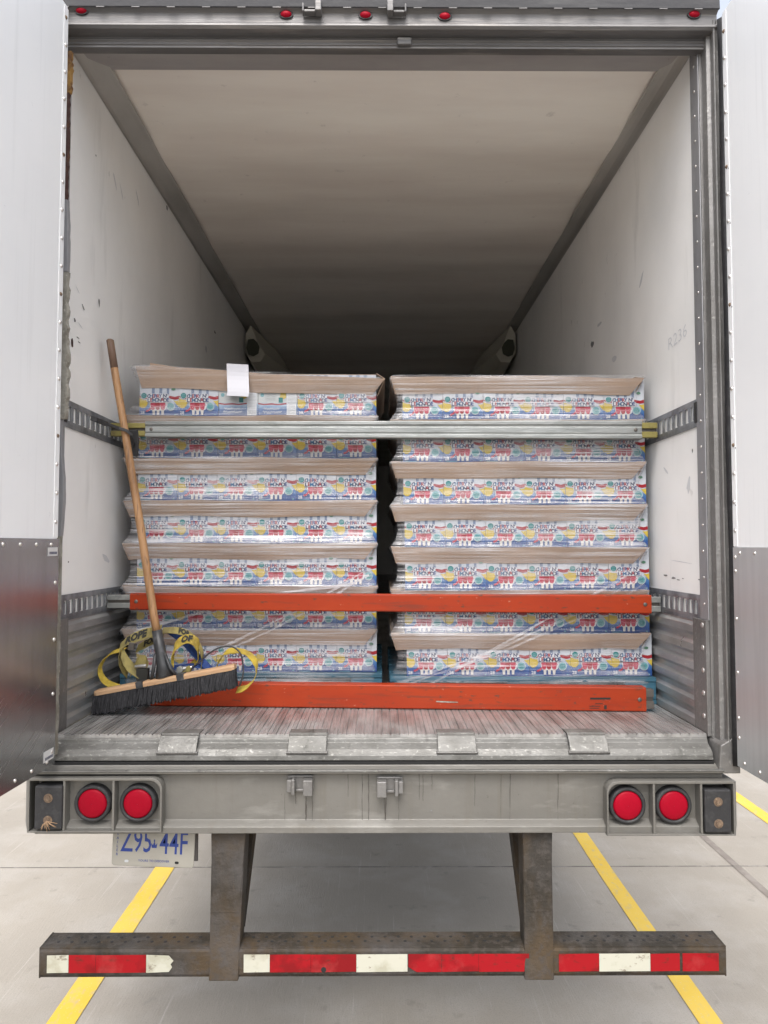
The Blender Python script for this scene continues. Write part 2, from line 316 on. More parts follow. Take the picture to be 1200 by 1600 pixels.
# handwriting on the right wall
b = MB(); c0 = P(1058, 528, .2)
d = fw + rt*((1058-600)/F) - up*((528-800)/F); c0 = CAM + d*((XI-.0015-CAM.x)/d.x)
put_text(b, 'R236', .075, lambda a, q: (c0.x, c0.y - a*1.6, c0.z + q + a*.10), 'faint ink', -.01, .8); b.build('handwriting', T)
# rounded corrugated ceiling lining and roof
b = MB(); ys = [.29 + (YL-.29)*(i/150) for i in range(151)]; xs = [-XI + 2*XI*i/24 for i in range(25)]
b.loft([[(x, y, CEIL + .007*math.sin(y*5.1 + .6*math.sin(x*2)) + .004*math.sin(y*12+x)) for x in xs] for y in ys], 'ceiling liner', False, False, True); b.build('ceiling', T, smooth=True)
b = MB(); b.box(-XO+.001, XO-.001, .1, YL+.05, CEIL+.02, TOP, 'outer white'); b.build('roof', T)
b = MB(); b.box(-XI, XI, YL, YL+.05, FZ-.1, CEIL+.02, 'white liner'); b.build('front_wall', T)
# metal strip closing the ceiling lining at the rear
b = MB(); b.loft([[(-XI, .05, CEIL-.045), (XI, .05, CEIL-.045)], [(-1.20, .13, CEIL-.030), (1.20, .13, CEIL-.030)], [(-1.185, .30, CEIL-.012), (1.185, .30, CEIL-.012)], [(-1.185, .305, CEIL+.01), (1.185, .305, CEIL+.01)]], 'strip metal', False, False)
for px, py in ((168, 91), (170, 74), (1046, 99)):
    c = P(px, py, .2); b.disc((c.x, .2, CEIL-.022), .007, 'black void', (0, 0, 1), .004, 10)
b.build('ceiling_end_strip', T)
for sgn in (-1, 1):   # coved trim in the upper corners
    b = MB(); prof = []
    for i in range(9):
        a = math.pi/2*i/8; prof.append((sgn*(1.135 + .098*math.sin(a)*1.0), CEIL-.112 + .108*math.cos(a)*1.0))
    prof = [(sgn*1.128, CEIL+.003)] + prof + [(sgn*(XI-.001), CEIL-.135)]
    # concave: the trim cuts the corner
    k = .010 if sgn < 0 else .040; prof = [(sgn*(1.114+k), CEIL-.004), (sgn*(1.116+k), CEIL-.014), (sgn*(1.150+k*.8), CEIL-.017), (sgn*(1.190+k*.3), CEIL-.021), (sgn*1.216, CEIL-.023-k*.1), (sgn*1.228, CEIL-.025-k*.25), (sgn*1.2335, CEIL-.027-k*.4)]
    b.extr(prof, .12, YL, 'y', 'cove metal', False, False); b.build('corner_trim', T)
for sgn in (-1, 1):   # fabric air chutes that start deeper inside
    b = MB()
    def ring(pts, y, dy=()): return [(sgn*x, y + (dy[i] if dy else 0), z) for i, (x, z) in enumerate(pts)]
    A_ = [(1.17, 4.065), (1.12, 3.93), (1.06, 3.84), (1.10, 3.76), (1.17, 3.74), (1.215, 3.82), (1.215, 3.98)]
    B_ = [(1.06, 4.070), (.99, 3.97), (.96, 3.87), (1.04, 3.74), (1.15, 3.68), (1.222, 3.75), (1.222, 4.02)]
    b.loft([ring(A_, 3.85, (.0, .1, .15, .12, .05, .0, .0)), ring(B_, 4.7), ring(B_, 15)], 'duct', True, True, False)
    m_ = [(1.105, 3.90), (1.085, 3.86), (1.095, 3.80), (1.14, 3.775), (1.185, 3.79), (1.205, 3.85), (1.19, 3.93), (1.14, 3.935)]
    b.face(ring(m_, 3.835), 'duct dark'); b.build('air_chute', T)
# extruded floor
b = MB(); n = 74; pw = 2*1.215/n; prof = []
for i in range(n):
    x = -1.215 + i*pw; prof += [(x, FZ-.005), (x+pw*.08, FZ-.005), (x+pw*.15, FZ), (x+pw*.50, FZ), (x+pw*.54, FZ-.002), (x+pw*.60, FZ-.002), (x+pw*.64, FZ), (x+pw*.96, FZ), (x+pw, FZ-.005)]
prof += [(1.215, FZ-.03), (-1.215, FZ-.03)]
b.extr(prof, .09, YL, 'y', 'floor metal'); b.build('floor', T)
# underframe: below the floor
b = MB(); b.box(-XI+.03, XI-.03, .35, YL, FZ-.12, FZ-.031, 'rust')
for i in range(24): b.box(-1.2, 1.2, .6+i*.62, .66+i*.62, FZ-.24, FZ-.121, 'rust')
for s_ in (-.5, .5): b.box(s_-.05, s_+.05, .5, YL-.3, FZ-.5, FZ-.241, 'rust')
b.build('underframe', T)
# lower wall ribs
for sgn in (-1, 1):
    b = MB(); prof = []; z = FZ-.02
    while z < 1.79:
        for dz, dx in ((0, .003), (.006, .003), (.020, .015), (.048, .015), (.060, .003)): prof.append((sgn*(XI-dx), z+dz))
        z += .0725
    prof = [p for p in prof if p[1] < 1.79] + [(sgn*(XI-.003), 1.792)]
    b.extr(prof, .18, YL, 'y', 'wall ribs', False)
    b.box(sgn*(XI-.001), sgn*(XI-.017), .085, .20, FZ-.01, 1.80, 'worn steel')
    for k in range(5): b.disc((sgn*(XI-.017), .115, FZ+.06+k*.085), .011, 'rivet', (sgn, 0, 0), .003, 12, dome=.005)
    b.build('scuff_liner', T, bevel=.0015)
# logistic tracks
for sgn in (-1, 1):
    for (z0, z1) in ((2.545, 2.652), (1.790, 1.890)):
        b = MB(); xf = XI-.007; h = z1-z0; y0, y1 = .152, 4.0
        s0, s1 = z0+h*.24, z0+h*.78
        def rail(pr): b.extr([(sgn*x, z) for x, z in pr], y0, y1, 'y', 'track steel')
        rail([(XI-.001, z0), (XI-.001, z0+.004), (xf+.004, z0+h*.16), (xf+.003, s0), (xf, s0), (xf, z0+h*.15), (XI-.005, z0-.001)])
        rail([(XI-.001, z1), (XI-.001, z1-.004), (xf+.004, z1-h*.14), (xf+.003, s1), (xf, s1), (xf, z1-h*.13), (XI-.005, z1+.001)])
        k = 0; y = y0
        while y < y1-.06:
            wbar = .021 if k else .03
            b.box(sgn*xf, sgn*(xf+.003), y, y+wbar, s0, s1, 'track steel')
            b.box(sgn*(xf-.002), sgn*xf, y+wbar-.004, y+wbar, s0+.004, s1-.004, 'track steel')
            y += .0545; k += 1
        for i in range(14):
            b.disc((sgn*(xf+.003), y0+.03+i*.25, z0+.010), .005, 'rivet', (sgn, 0, 0), .004, 8); b.disc((sgn*(xf+.003), y0+.03+i*.25, z1-.010), .005, 'rivet', (sgn, 0, 0), .004, 8)
        if z0 > 2: b.box(sgn*(xf-.004), sgn*(XI-.002), y0-.012, y0+.014, z0+.016, z1-.012, 'rubber')
        b.build('cargo_track', T)
# rear posts
for sgn in (-1, 1):
    b = MB(); z0, z1 = 1.285, 3.99
    b.box(sgn*1.231, sgn*XO, .075, .16, z0, z1+.08, 'worn steel')
    b.extr([(sgn*a, c) for a, c in ((1.240, .075), (1.240, .034), (1.254, .030), (1.256, .012), (1.252, .002), (1.256, -.004), (1.262, .002), (1.270, .002), (1.274, -.002), (XO, -.002), (XO, .075))], z0, z1+.08, 'z', 'worn steel')
    b.box(sgn*1.226, sgn*1.231, .078, .150, 1.80, z1+.03, 'grey strip')
    for k in range(22): b.disc((sgn*1.226, .112, 1.86+k*.1), .006, 'rivet', (sgn, 0, 0), .003, 8, dome=.003)
    b.build('rear_post', T, bevel=.002)
    for k in range(4):
        b = MB(); z = 1.33 + k*.82; b.box(sgn*1.297, sgn*1.335, -.03, .10, z, z+.11, 'worn steel'); b.tube([(sgn*1.325, -.03, z-.01), (sgn*1.325, -.03, z+.12)], .010, 'worn steel', 10); b.build('hinge', T)
# header
b = MB(); zt = TOP
b.extr([(-.012, zt), (.16, zt), (.16, zt-.02), (.10, zt-.10), (.088, zt-.146), (.050, zt-.146), (.050, zt-.138), (.044, zt-.136), (.047, zt-.128), (.038, zt-.122), (.046, zt-.116), (.047, zt-.108),
        (.004, zt-.104), (-.006, zt-.096), (-.004, zt-.088), (.002, zt-.080), (.002, zt-.045), (-.006, zt-.040), (-.016, zt-.036)], -1.270, 1.270, 'x', 'header metal')
b.build('header_beam', T, bevel=.0015)
b = MB(); b.extr([(-.018, zt+.003), (.05, zt+.003), (.05, zt-.004), (-.0165, zt-.037), (-.020, zt-.034)], -1.272, 1.272, 'x', 'dark header')
for i in range(19): b.box(-1.2+i*.132, -1.2+i*.132+.03, -.0225, -.018, zt-.040, zt-.037, 'header metal')
b.build('gutter', T)
b = MB(); b.box(.06, .115, .034, .052, zt-.140, zt-.110, 'header metal'); b.build('weld_patch', T, bevel=.004)
def marker(px, py, Y=-.004):
    c = P(px, py, Y); b = MB(); b.disc(c, .0165, 'rubber', (0, 1, .0), .008, 24, 1.6); o = b.build('marker_light', T)
    b = MB(); b.disc(c + Vector((0, -.001, 0)), .013, 'red lens', (0, 1, 0), .004, 24, 1.6, .009); b.build('lens', o, smooth=True)
for a in ((127, 16), (447, 22), (571, 23), (695, 25), (1085, 22)): marker(*a)
def keeper(px, py, Y, sc=1., flip=1, top=False):
    c = P(px, py, Y); b = MB()
    def bx(a0, a1, y0, y1, c0, c1, m='header metal' if top else 'worn steel'): b.box(c.x+min(a0*flip, a1*flip)*sc, c.x+max(a0*flip, a1*flip)*sc, Y+y0, Y+y1, c.z+c0*sc, c.z+c1*sc, m)
    bx(-.048, .048, -.006, .0, -.022, .030)
    bx(-.030, -.018, -.040, -.006, -.030, .026); bx(.012, .046, -.046, -.006, -.032, .024); bx(-.048, -.030, -.030, -.006, -.024, .020)
    bx(-.018, .012, -.014, -.006, -.026, -.016); bx(-.040, .046, -.012, -.006, .024, .032)
    if top: b = MB(); bx(-.040, -.033, -.030, 0, -.020, .014); bx(-.033, .012, -.026, 0, -.020, -.010); bx(.012, .036, -.040, 0, -.024, .028); bx(-.02, .012, -.006, 0, -.006, .022, 'rubber')
    b.build('latch_keeper', T, bevel=.003)
keeper(489, 18, -.004, .95, 1, True); keeper(619, 19, -.004, .95, -1, True)

# rear sill / threshold
b = MB()
b.extr([(.16, FZ-.013), (.088, FZ-.013), (.083, FZ-.018), (.080, FZ-.030), (.052, FZ-.046), (.040, FZ-.058), (.036, FZ-.066), (.034, FZ-.082), (.050, FZ-.086), (.050, FZ-.110), (.16, FZ-.110)], -1.215, 1.215, 'x', 'sill metal')
b.build('threshold', T, bevel=.002)
b = MB(); b.box(-1.212, 1.212, .026, .06, FZ-.104, FZ-.086, 'black void')
b.build('sill_groove', T)
b = MB()
b.extr([(.09, FZ-.090), (.028, FZ-.093), (.022, FZ-.098), (.004, FZ-.104), (-.008, FZ-.110), (-.006, FZ-.118), (.010, FZ-.121), (.022, FZ-.128), (.026, FZ-.29), (.006, FZ-.300), (-.004, FZ-.306), (-.004, FZ-.328), (.02, FZ-.331), (.20, FZ-.331), (.20, FZ-.12)],
       -1.24, 1.24, 'x', 'bumper metal'); b.build('rear_bumper', T, bevel=.002)
b = MB(); b.box(-1.235, 1.235, -.0095, .026, FZ-.112, FZ-.104, 'sill metal'); b.build('bumper_lip', T, bevel=.003)
# corner gussets down to the light boxes
for sgn in (-1, 1):
    b = MB(); b.hexa([(sgn*1.216, -.004, FZ-.34+.22), (sgn*XO, -.004, FZ-.34+.22), (sgn*XO, .15, FZ-.12), (sgn*1.216, .15, FZ-.12)], [(sgn*1.225, -.003, FZ-.02), (sgn*XO, -.003, FZ+.02), (sgn*XO, .15, FZ+.02), (sgn*1.225, .15, FZ-.02)], 'worn steel')
    b.build('corner_gusset', T, bevel=.004)
for px in (283, 482, 712, 914):      # wear plates bent over the floor edge
    c = P(px, 1140, .09).x; b = MB(); q = .070
    b.extr([(.150, FZ+.0012), (.150, FZ+.004), (.088, FZ+.005), (.074, FZ-.004), (.050, FZ-.030), (.034, FZ-.052), (.030, FZ-.050), (.046, FZ-.026), (.070, FZ-.002), (.086, FZ+.001)], c-q, c+q, 'x', 'sill metal')
    b.extr([(.045, FZ-.044), (.033, FZ-.060), (.028, FZ-.052)], c-q-.006, c+q+.006, 'x', 'worn steel'); b.build('wear_plate', T, bevel=.002)
keeper(470, 1224, .022, 1.0, 1); keeper(609, 1226, .022, 1.0, -1)

def stain(px, py0, py1, wd, Y=.0205):
    b = MB(); a, c = P(px, py0, Y), P(px, py1, Y); n = 8; L1, L2 = [], []
    for i in range(n+1):
        q = a.lerp(c, i/n); j = random.uniform(-.0008, .0008); w_ = wd*(1-.5*i/n); q.y = .0195 + .0042*(a.z-q.z)/.16; L1.append(q+Vector((j-w_/2, 0, 0))); L2.append(q+Vector((j+w_/2, 0, 0)))
    b.loft([L1, L2], 'stain', False, False); b.build('drip_stain', T)
for a in ((602, 1238, 1289, .010), (478, 1236, 1288, .006), (488, 1238, 1286, .004), (462, 1238, 1256, .004), (566, 1205, 1288, .003), (576, 1205, 1289, .005), (623, 1238, 1286, .004), (544, 1205, 1245, .003), (655, 1208, 1250, .003), (661, 1208, 1252, .003), (675, 1205, 1235, .002), (445, 1240, 1285, .002), (783, 1208, 1280, .002), (797, 1208, 1285, .003), (742, 1206, 1260, .002), (872, 1206, 1285, .003)): stain(*a)
b = MB(); q = P(674, 1267, .02); b.disc((q.x, .0215, q.z), .003, 'scuff', (0, 1, 0), .001, 8); b.build('pit', T)

def light_box(px0, px1, py0, py1, comps, sgn):
    Y = -.022; dep = .075
    A, B = P(px0, py0, Y), P(px1, py1, Y); x0, x1, z1, z0 = A.x, B.x, A.z, B.z; t = .006
    b = MB(); inner = 1 if sgn < 0 else -1
    # back plate, outer shell with one rounded corner, dividers
    b.box(x0+.002, x1-.002, Y+dep, Y+dep+.02, z0+.002, z1-.002, 'bumper metal')
    r = .04; out = []
    def arc(cx, cz, a0, a1, rr): return [(cx+rr*math.cos(R(a)), cz+rr*math.sin(R(a))) for a in range(a0, a1+1, 15)]
    if sgn < 0: path = [(x0, z0)] + [(x1, z0)] + arc(x1-r, z1-r, 0, 90, r) + [(x0, z1)]
    else: path = [(x0, z0), (x1, z0), (x1, z1)] + arc(x0+r, z1-r, 90, 180, r)
    cx, cz = (x0+x1)/2, (z0+z1)/2
    ins = [(p[0] + (t if p[0] < cx else -t), p[1] + (t if p[1] < cz else -t*1.6)) for p in path]
    n = len(path)
    for i in range(n):
        j = (i+1) % n
        b.hexa([(path[i][0], Y, path[i][1]), (path[j][0], Y, path[j][1]), (path[j][0], Y+dep+.02, path[j][1]), (path[i][0], Y+dep+.02, path[i][1])],
               [(ins[i][0], Y, ins[i][1]), (ins[j][0], Y, ins[j][1]), (ins[j][0], Y+dep+.02, ins[j][1]), (ins[i][0], Y+dep+.02, ins[i][1])], 'bumper metal')
    bmesh.ops.remove_doubles(b.bm, verts=b.bm.verts, dist=.0002)
    for px in comps:
        x = P(px, py0, Y).x; b.box(x-.004, x+.004, Y+.002, Y+dep, z0+t, z1-t*1.6, 'bumper metal')
    if sgn < 0: b.hexa([(x0, Y, z0), (x0, Y+.09, z0), (x0-.02, Y+.09, z0+.03), (x0-.02, Y+.03, z0+.03)], [(x0, Y, z1), (x0, Y+.09, z1), (x0-.02, Y+.09, z1-.01), (x0-.02, Y+.03, z1-.01)], 'bumper metal')
    else: b.hexa([(x1, Y, z0), (x1, Y+.09, z0), (x1+.018, Y+.09, z0+.03), (x1+.018, Y+.03, z0+.03)], [(x1, Y, z1), (x1, Y+.09, z1), (x1+.018, Y+.09, z1-.01), (x1+.018, Y+.03, z1-.01)], 'bumper metal')
    return b.build('light_box', T, bevel=.0015)
light_box(44, 252, 1216, 1301, (100, 177), -1); light_box(948, 1150, 1221, 1306, (1022, 1096), 1)
def tail(px, py):
    Y = -.004; c = P(px, py, Y); b = MB(); n = 40
    ring = lambda r, y: [(c.x+r*math.cos(2*math.pi*i/n), y, c.z+r*math.sin(2*math.pi*i/n)) for i in range(n)]
    b.loft([ring(.066, Y+.055), ring(.067, Y+.008), ring(.064, Y), ring(.055, Y-.003), ring(.052, Y+.004), ring(.052, Y+.02)], 'rubber', True, False, True); o = b.build('tail_light', T, smooth=True)
    b = MB(); b.loft([ring(.052, Y+.006), ring(.050, Y), ring(.044, Y-.0035), ring(.02, Y-.005), ring(.001, Y-.0055)], 'red lens', True, False, True); b.build('lens', o, smooth=True)
for a in ((144, 1256), (215, 1256), (981, 1259), (1053, 1259)): tail(*a)
def dock(px0, px1, py0, py1, dirty):
    Y = -.030; A, B = P(px0, py0, Y), P(px1, py1, Y); b = MB(); b.box(A.x, B.x, Y, Y+.08, B.z, A.z, 'rubber'); o = b.build('bumper_pad', T, bevel=.006)
    for f_ in (.28, .78):
        c = Vector(((A.x+B.x)/2, Y-.001, A.z+(B.z-A.z)*f_)); b = MB(); b.disc(c, .016, 'rusty bolt', (0, 1, 0), .004, 20); b.disc(c+Vector((0, -.006, 0)), .010, 'rusty bolt', (0, 1, 0), .006, 6)
        if dirty and f_ > .5:
            for k in range(9):
                a = random.uniform(3.4, 7.0); q = c + Vector((0, -.006, 0)); e = q + Vector((math.cos(a)*random.uniform(.02, .04), -.004, math.sin(a)*random.uniform(.01, .03)-.01)); b.tube([q, (q+e)/2+Vector((0, -.008, .003)), e], .0012, 'block wood', 5)
        b.build('bolt', o)
dock(54, 96, 1228, 1297, True); dock(1101, 1144, 1234, 1302, False)

# licence plate
pl = empty('licence_plate', (0, 0, 0)); pl.parent = T
Yp = .055; c = P(240, 1321, Yp); ang = R(-2.2)
def pp(a, q, y=0): return (c.x + a*math.cos(ang) - q*math.sin(ang), Yp + y - .0, c.z + a*math.sin(ang) + q*math.cos(ang))
def plate_outline(wd, hh, r=.012):
    o = []
    for cx_, cz_, a0 in ((wd-r, hh-r, 0), (-wd+r, hh-r, 90), (-wd+r, -hh+r, 180), (wd-r, -hh+r, 270)):
        for k in range(4): a = R(a0+30*k); o.append((cx_+r*math.cos(a), cz_+r*math.sin(a)))
    return o
b = MB(); ol = plate_outline(.150, .076)
b.loft([[pp(a, q, .002) for a, q in ol], [pp(a, q, 0) for a, q in ol], [pp(a*.985, q*.97, -.0015) for a, q in ol]], 'plate face')
def ptx(s, sz, a0, q0, bold=.0, sx=1., m='plate blue'): put_text(b, s, sz, lambda a, q: pp(a0+a, q0+q, -.0022), m, bold, sx)
ptx('Z95', .118, -.062, .012, .006, .60); ptx('44F', .118, .074, .008, .006, .60)
ptx('YOURS TO DISCOVER', .0115, .004, -.055, .004)
for i, ch in enumerate('TRAILER'): ptx(ch, .0135, -.131, .052-i*.0145, .004)
# small crown
b.face([pp(.003+a*.011, .004+q*.012, -.0022) for a, q in ((-.8, -1), (.8, -1), (1, .5), (.45, -.2), (0, 1), (-.45, -.2), (-1, .5))], 'plate blue'); b.face([pp(.001, .014, -.0022), (pp(.005, .014, -.0022)), pp(.005, .022, -.0022), pp(.001, .022, -.0022)], 'plate blue')
for a0, m_ in ((-.095, 'ink_white'), (.088, 'black void')): b.face([pp(a0+a*.007, -.058+q*.0045, -.0025) for a, q in ((-1, -.6), (-.6, -1), (.6, -1), (1, -.6), (1, .6), (.6, 1), (-.6, 1), (-1, .6))], m_)
o = b.build('plate', pl)
b = MB(); b.box(c.x-.14, c.x+.160, Yp+.004, Yp+.012, c.z-.058, c.z+.10, 'rust'); b.build('plate_bracket', pl)
# flatten: the plate is one part of the trailer with a bracket as its sub-part
for ch in list(pl.children): ch.name = {'plate': 'plate_face', 'plate_bracket': 'plate_bracket'}.get(ch.name.split('.')[0], ch.name)

# underride guard
G_ = empty('underride_guard', (0, 0, 0)); G_.parent = T
gz0, gz1 = .553, .655
Bl, Br = P(62, 1515, 0).x, P(1134, 1525, 0).x
b = MB()
b.extr([(-.002, gz0), (-.002, gz0+.008), (-.010, gz0+.012), (-.010, gz1-.012), (-.002, gz1-.006), (-.002, gz1), (.10, gz1), (.10, gz0)], Bl+.004, Br-.004, 'x', 'rust')
b.box(Bl-.001, Bl+.004, -.004, .102, gz0-.002, gz1+.001, 'rust'); b.box(Br-.004, Br+.001, -.004, .102, gz0-.002, gz1+.001, 'rust')
x = Bl + .05; k = 0
while x < Br-.04:
    if abs(x+.56) > .09 and abs(x-.57) > .09: b.disc((x, .035 + .03*(k % 2), gz1+.0012), .006, 'black void', (0, 0, -1), .001, 10)
    x += .024; k += 1
o = b.build('guard_bar', G_, bevel=.003)
for (p0, p1, m_) in ((74, 108, 'tape white'), (108, 150, 'tape red'), (150, 229, 'tape red'), (229, 270, 'tape white'), (381, 422, 'tape white'), (422, 486, 'tape red'), (486, 557, 'tape red'), (557, 637, 'tape white'), (638, 690, 'tape red'), (690, 748, 'tape red'), (748, 827, 'tape red'),
                     (873, 936, 'tape red'), (936, 1016, 'tape white'), (1016, 1062, 'tape red'), (1066, 1123, 'tape red')):
    xa, xb = P(p0, 1495, -.01).x, P(p1, 1495, -.01).x - .001; b = MB(); zc = (gz0+gz1)/2; j = .031
    pts = [(xa, -.0125, zc-j), (xb, -.0125, zc-j+random.uniform(0, .002)), (xb, -.0125, zc+j), (xa, -.0125, zc+j-random.uniform(0, .002))]
    if p1 == 270: pts = [(xa, -.0125, zc-j), (xb-.012, -.0125, zc-j+.003), (xb, -.0125, zc-.012), (xb-.006, -.0125, zc-.002), (xb+.004, -.0125, zc+.010), (xb-.012, -.0125, zc+.028), (xa, -.0125, zc+j)]
    if p0 == 638: pts = [(xa, -.0125, zc-j+.018), (xa+.012, -.0125, zc-j+.010), (xa+.03, -.0125, zc-j), (xb, -.0125, zc-j), (xb, -.0125, zc+j), (xa, -.0125, zc+j)]
    b.face(pts, m_)
    if p0 in (486, 690, 557, 936, 1066) :
        cx_ = (xa+xb)/2; b.disc((cx_, -.0130, zc), .016, m_, (0, 1, 0), .0004, 20)
    if p0 == 486: b.disc((xa+.045, -.0132, zc-.022), .009, 'black void', (0, 1, 0), .0004, 14)
    b.build('reflective_tape', G_, solid=.0006)
for (pa, pb, pc, pd) in ((331, 383, 326, 372), (817, 862, 820, 866)):
    t0, t1 = P(pa, 1306, .03), P(pb, 1306, .03); b0, b1 = P(pc, 1524, -.02), P(pd, 1524, -.02); b = MB()
    b.hexa([(b0.x, -.020, gz0-.006), (b1.x, -.020, gz0-.006), (b1.x, .06, gz0-.006), (b0.x, .06, gz0-.006)], [(t0.x, .03, 1.047), (t1.x, .03, 1.047), (t1.x, .13, 1.047), (t0.x, .13, 1.047)], 'rust')
    mz = .80; f_ = (mz-gz0)/(1.047-gz0); ax_, bx_ = b0.x+(t0.x-b0.x)*f_, b1.x+(t1.x-b1.x)*f_; ym = -.02+.05*f_
    b.hexa([(ax_+.006, ym-.004-.0, mz-.03), (bx_-.006, ym-.004, mz-.03), (bx_-.006, ym+.03, mz-.03), (ax_+.006, ym+.03, mz-.03)], [(t0.x-.002, .026, 1.045), (t1.x+.002, .026, 1.045), (t1.x+.002, .06, 1.045), (t0.x-.002, .06, 1.045)], 'rust')
    b.build('upright', G_, bevel=.004)
    b = MB(); xm = (t0.x+t1.x)/2; b.hexa([(xm-.045, .10, .70), (xm+.045, .10, .70), (xm+.045, .13, .66), (xm-.045, .13, .66)], [(xm-.045, .45, 1.13), (xm+.045, .45, 1.13), (xm+.045, .58, 1.13), (xm-.045, .58, 1.13)], 'rust'); b.build('brace', G_)

# wheels and mud flaps further forward, below the floor
for yy in (4.1, 5.35):
    b = MB(); b.tube([(-1.0, yy, .5), (1.0, yy, .5)], .065, 'rust', 16); b.build('axle', T)
    for sgn in (-1, 1):
        for xo in (.80, 1.13):
            wh = empty('wheel', (0, 0, 0)); wh.parent = T; x = sgn*xo; n = 36
            rg = lambda r, dx: [(x+dx, yy+r*math.cos(2*math.pi*i/n), .505+r*math.sin(2*math.pi*i/n)) for i in range(n)]
            b = MB(); b.loft([rg(.29, -.10), rg(.42, -.13), rg(.49, -.12), rg(.503, -.09), rg(.503, .09), rg(.49, .12), rg(.42, .13), rg(.29, .10)], 'tyre', True, False, True); b.build('tyre', wh)
            b = MB(); b.loft([rg(.29, -.10), rg(.27, -.09), rg(.25, 0), rg(.10, .04*sgn), rg(.09, .09*sgn), rg(.001, .09*sgn)], 'rim', True, False, True); b.build('rim', wh)
for sgn in (-1, 1):
    b = MB(); b.box(sgn*.66, sgn*1.27, 4.95+1.2, 4.96+1.2, .25, 1.1, 'rubber'); b.build('mud_flap', T)

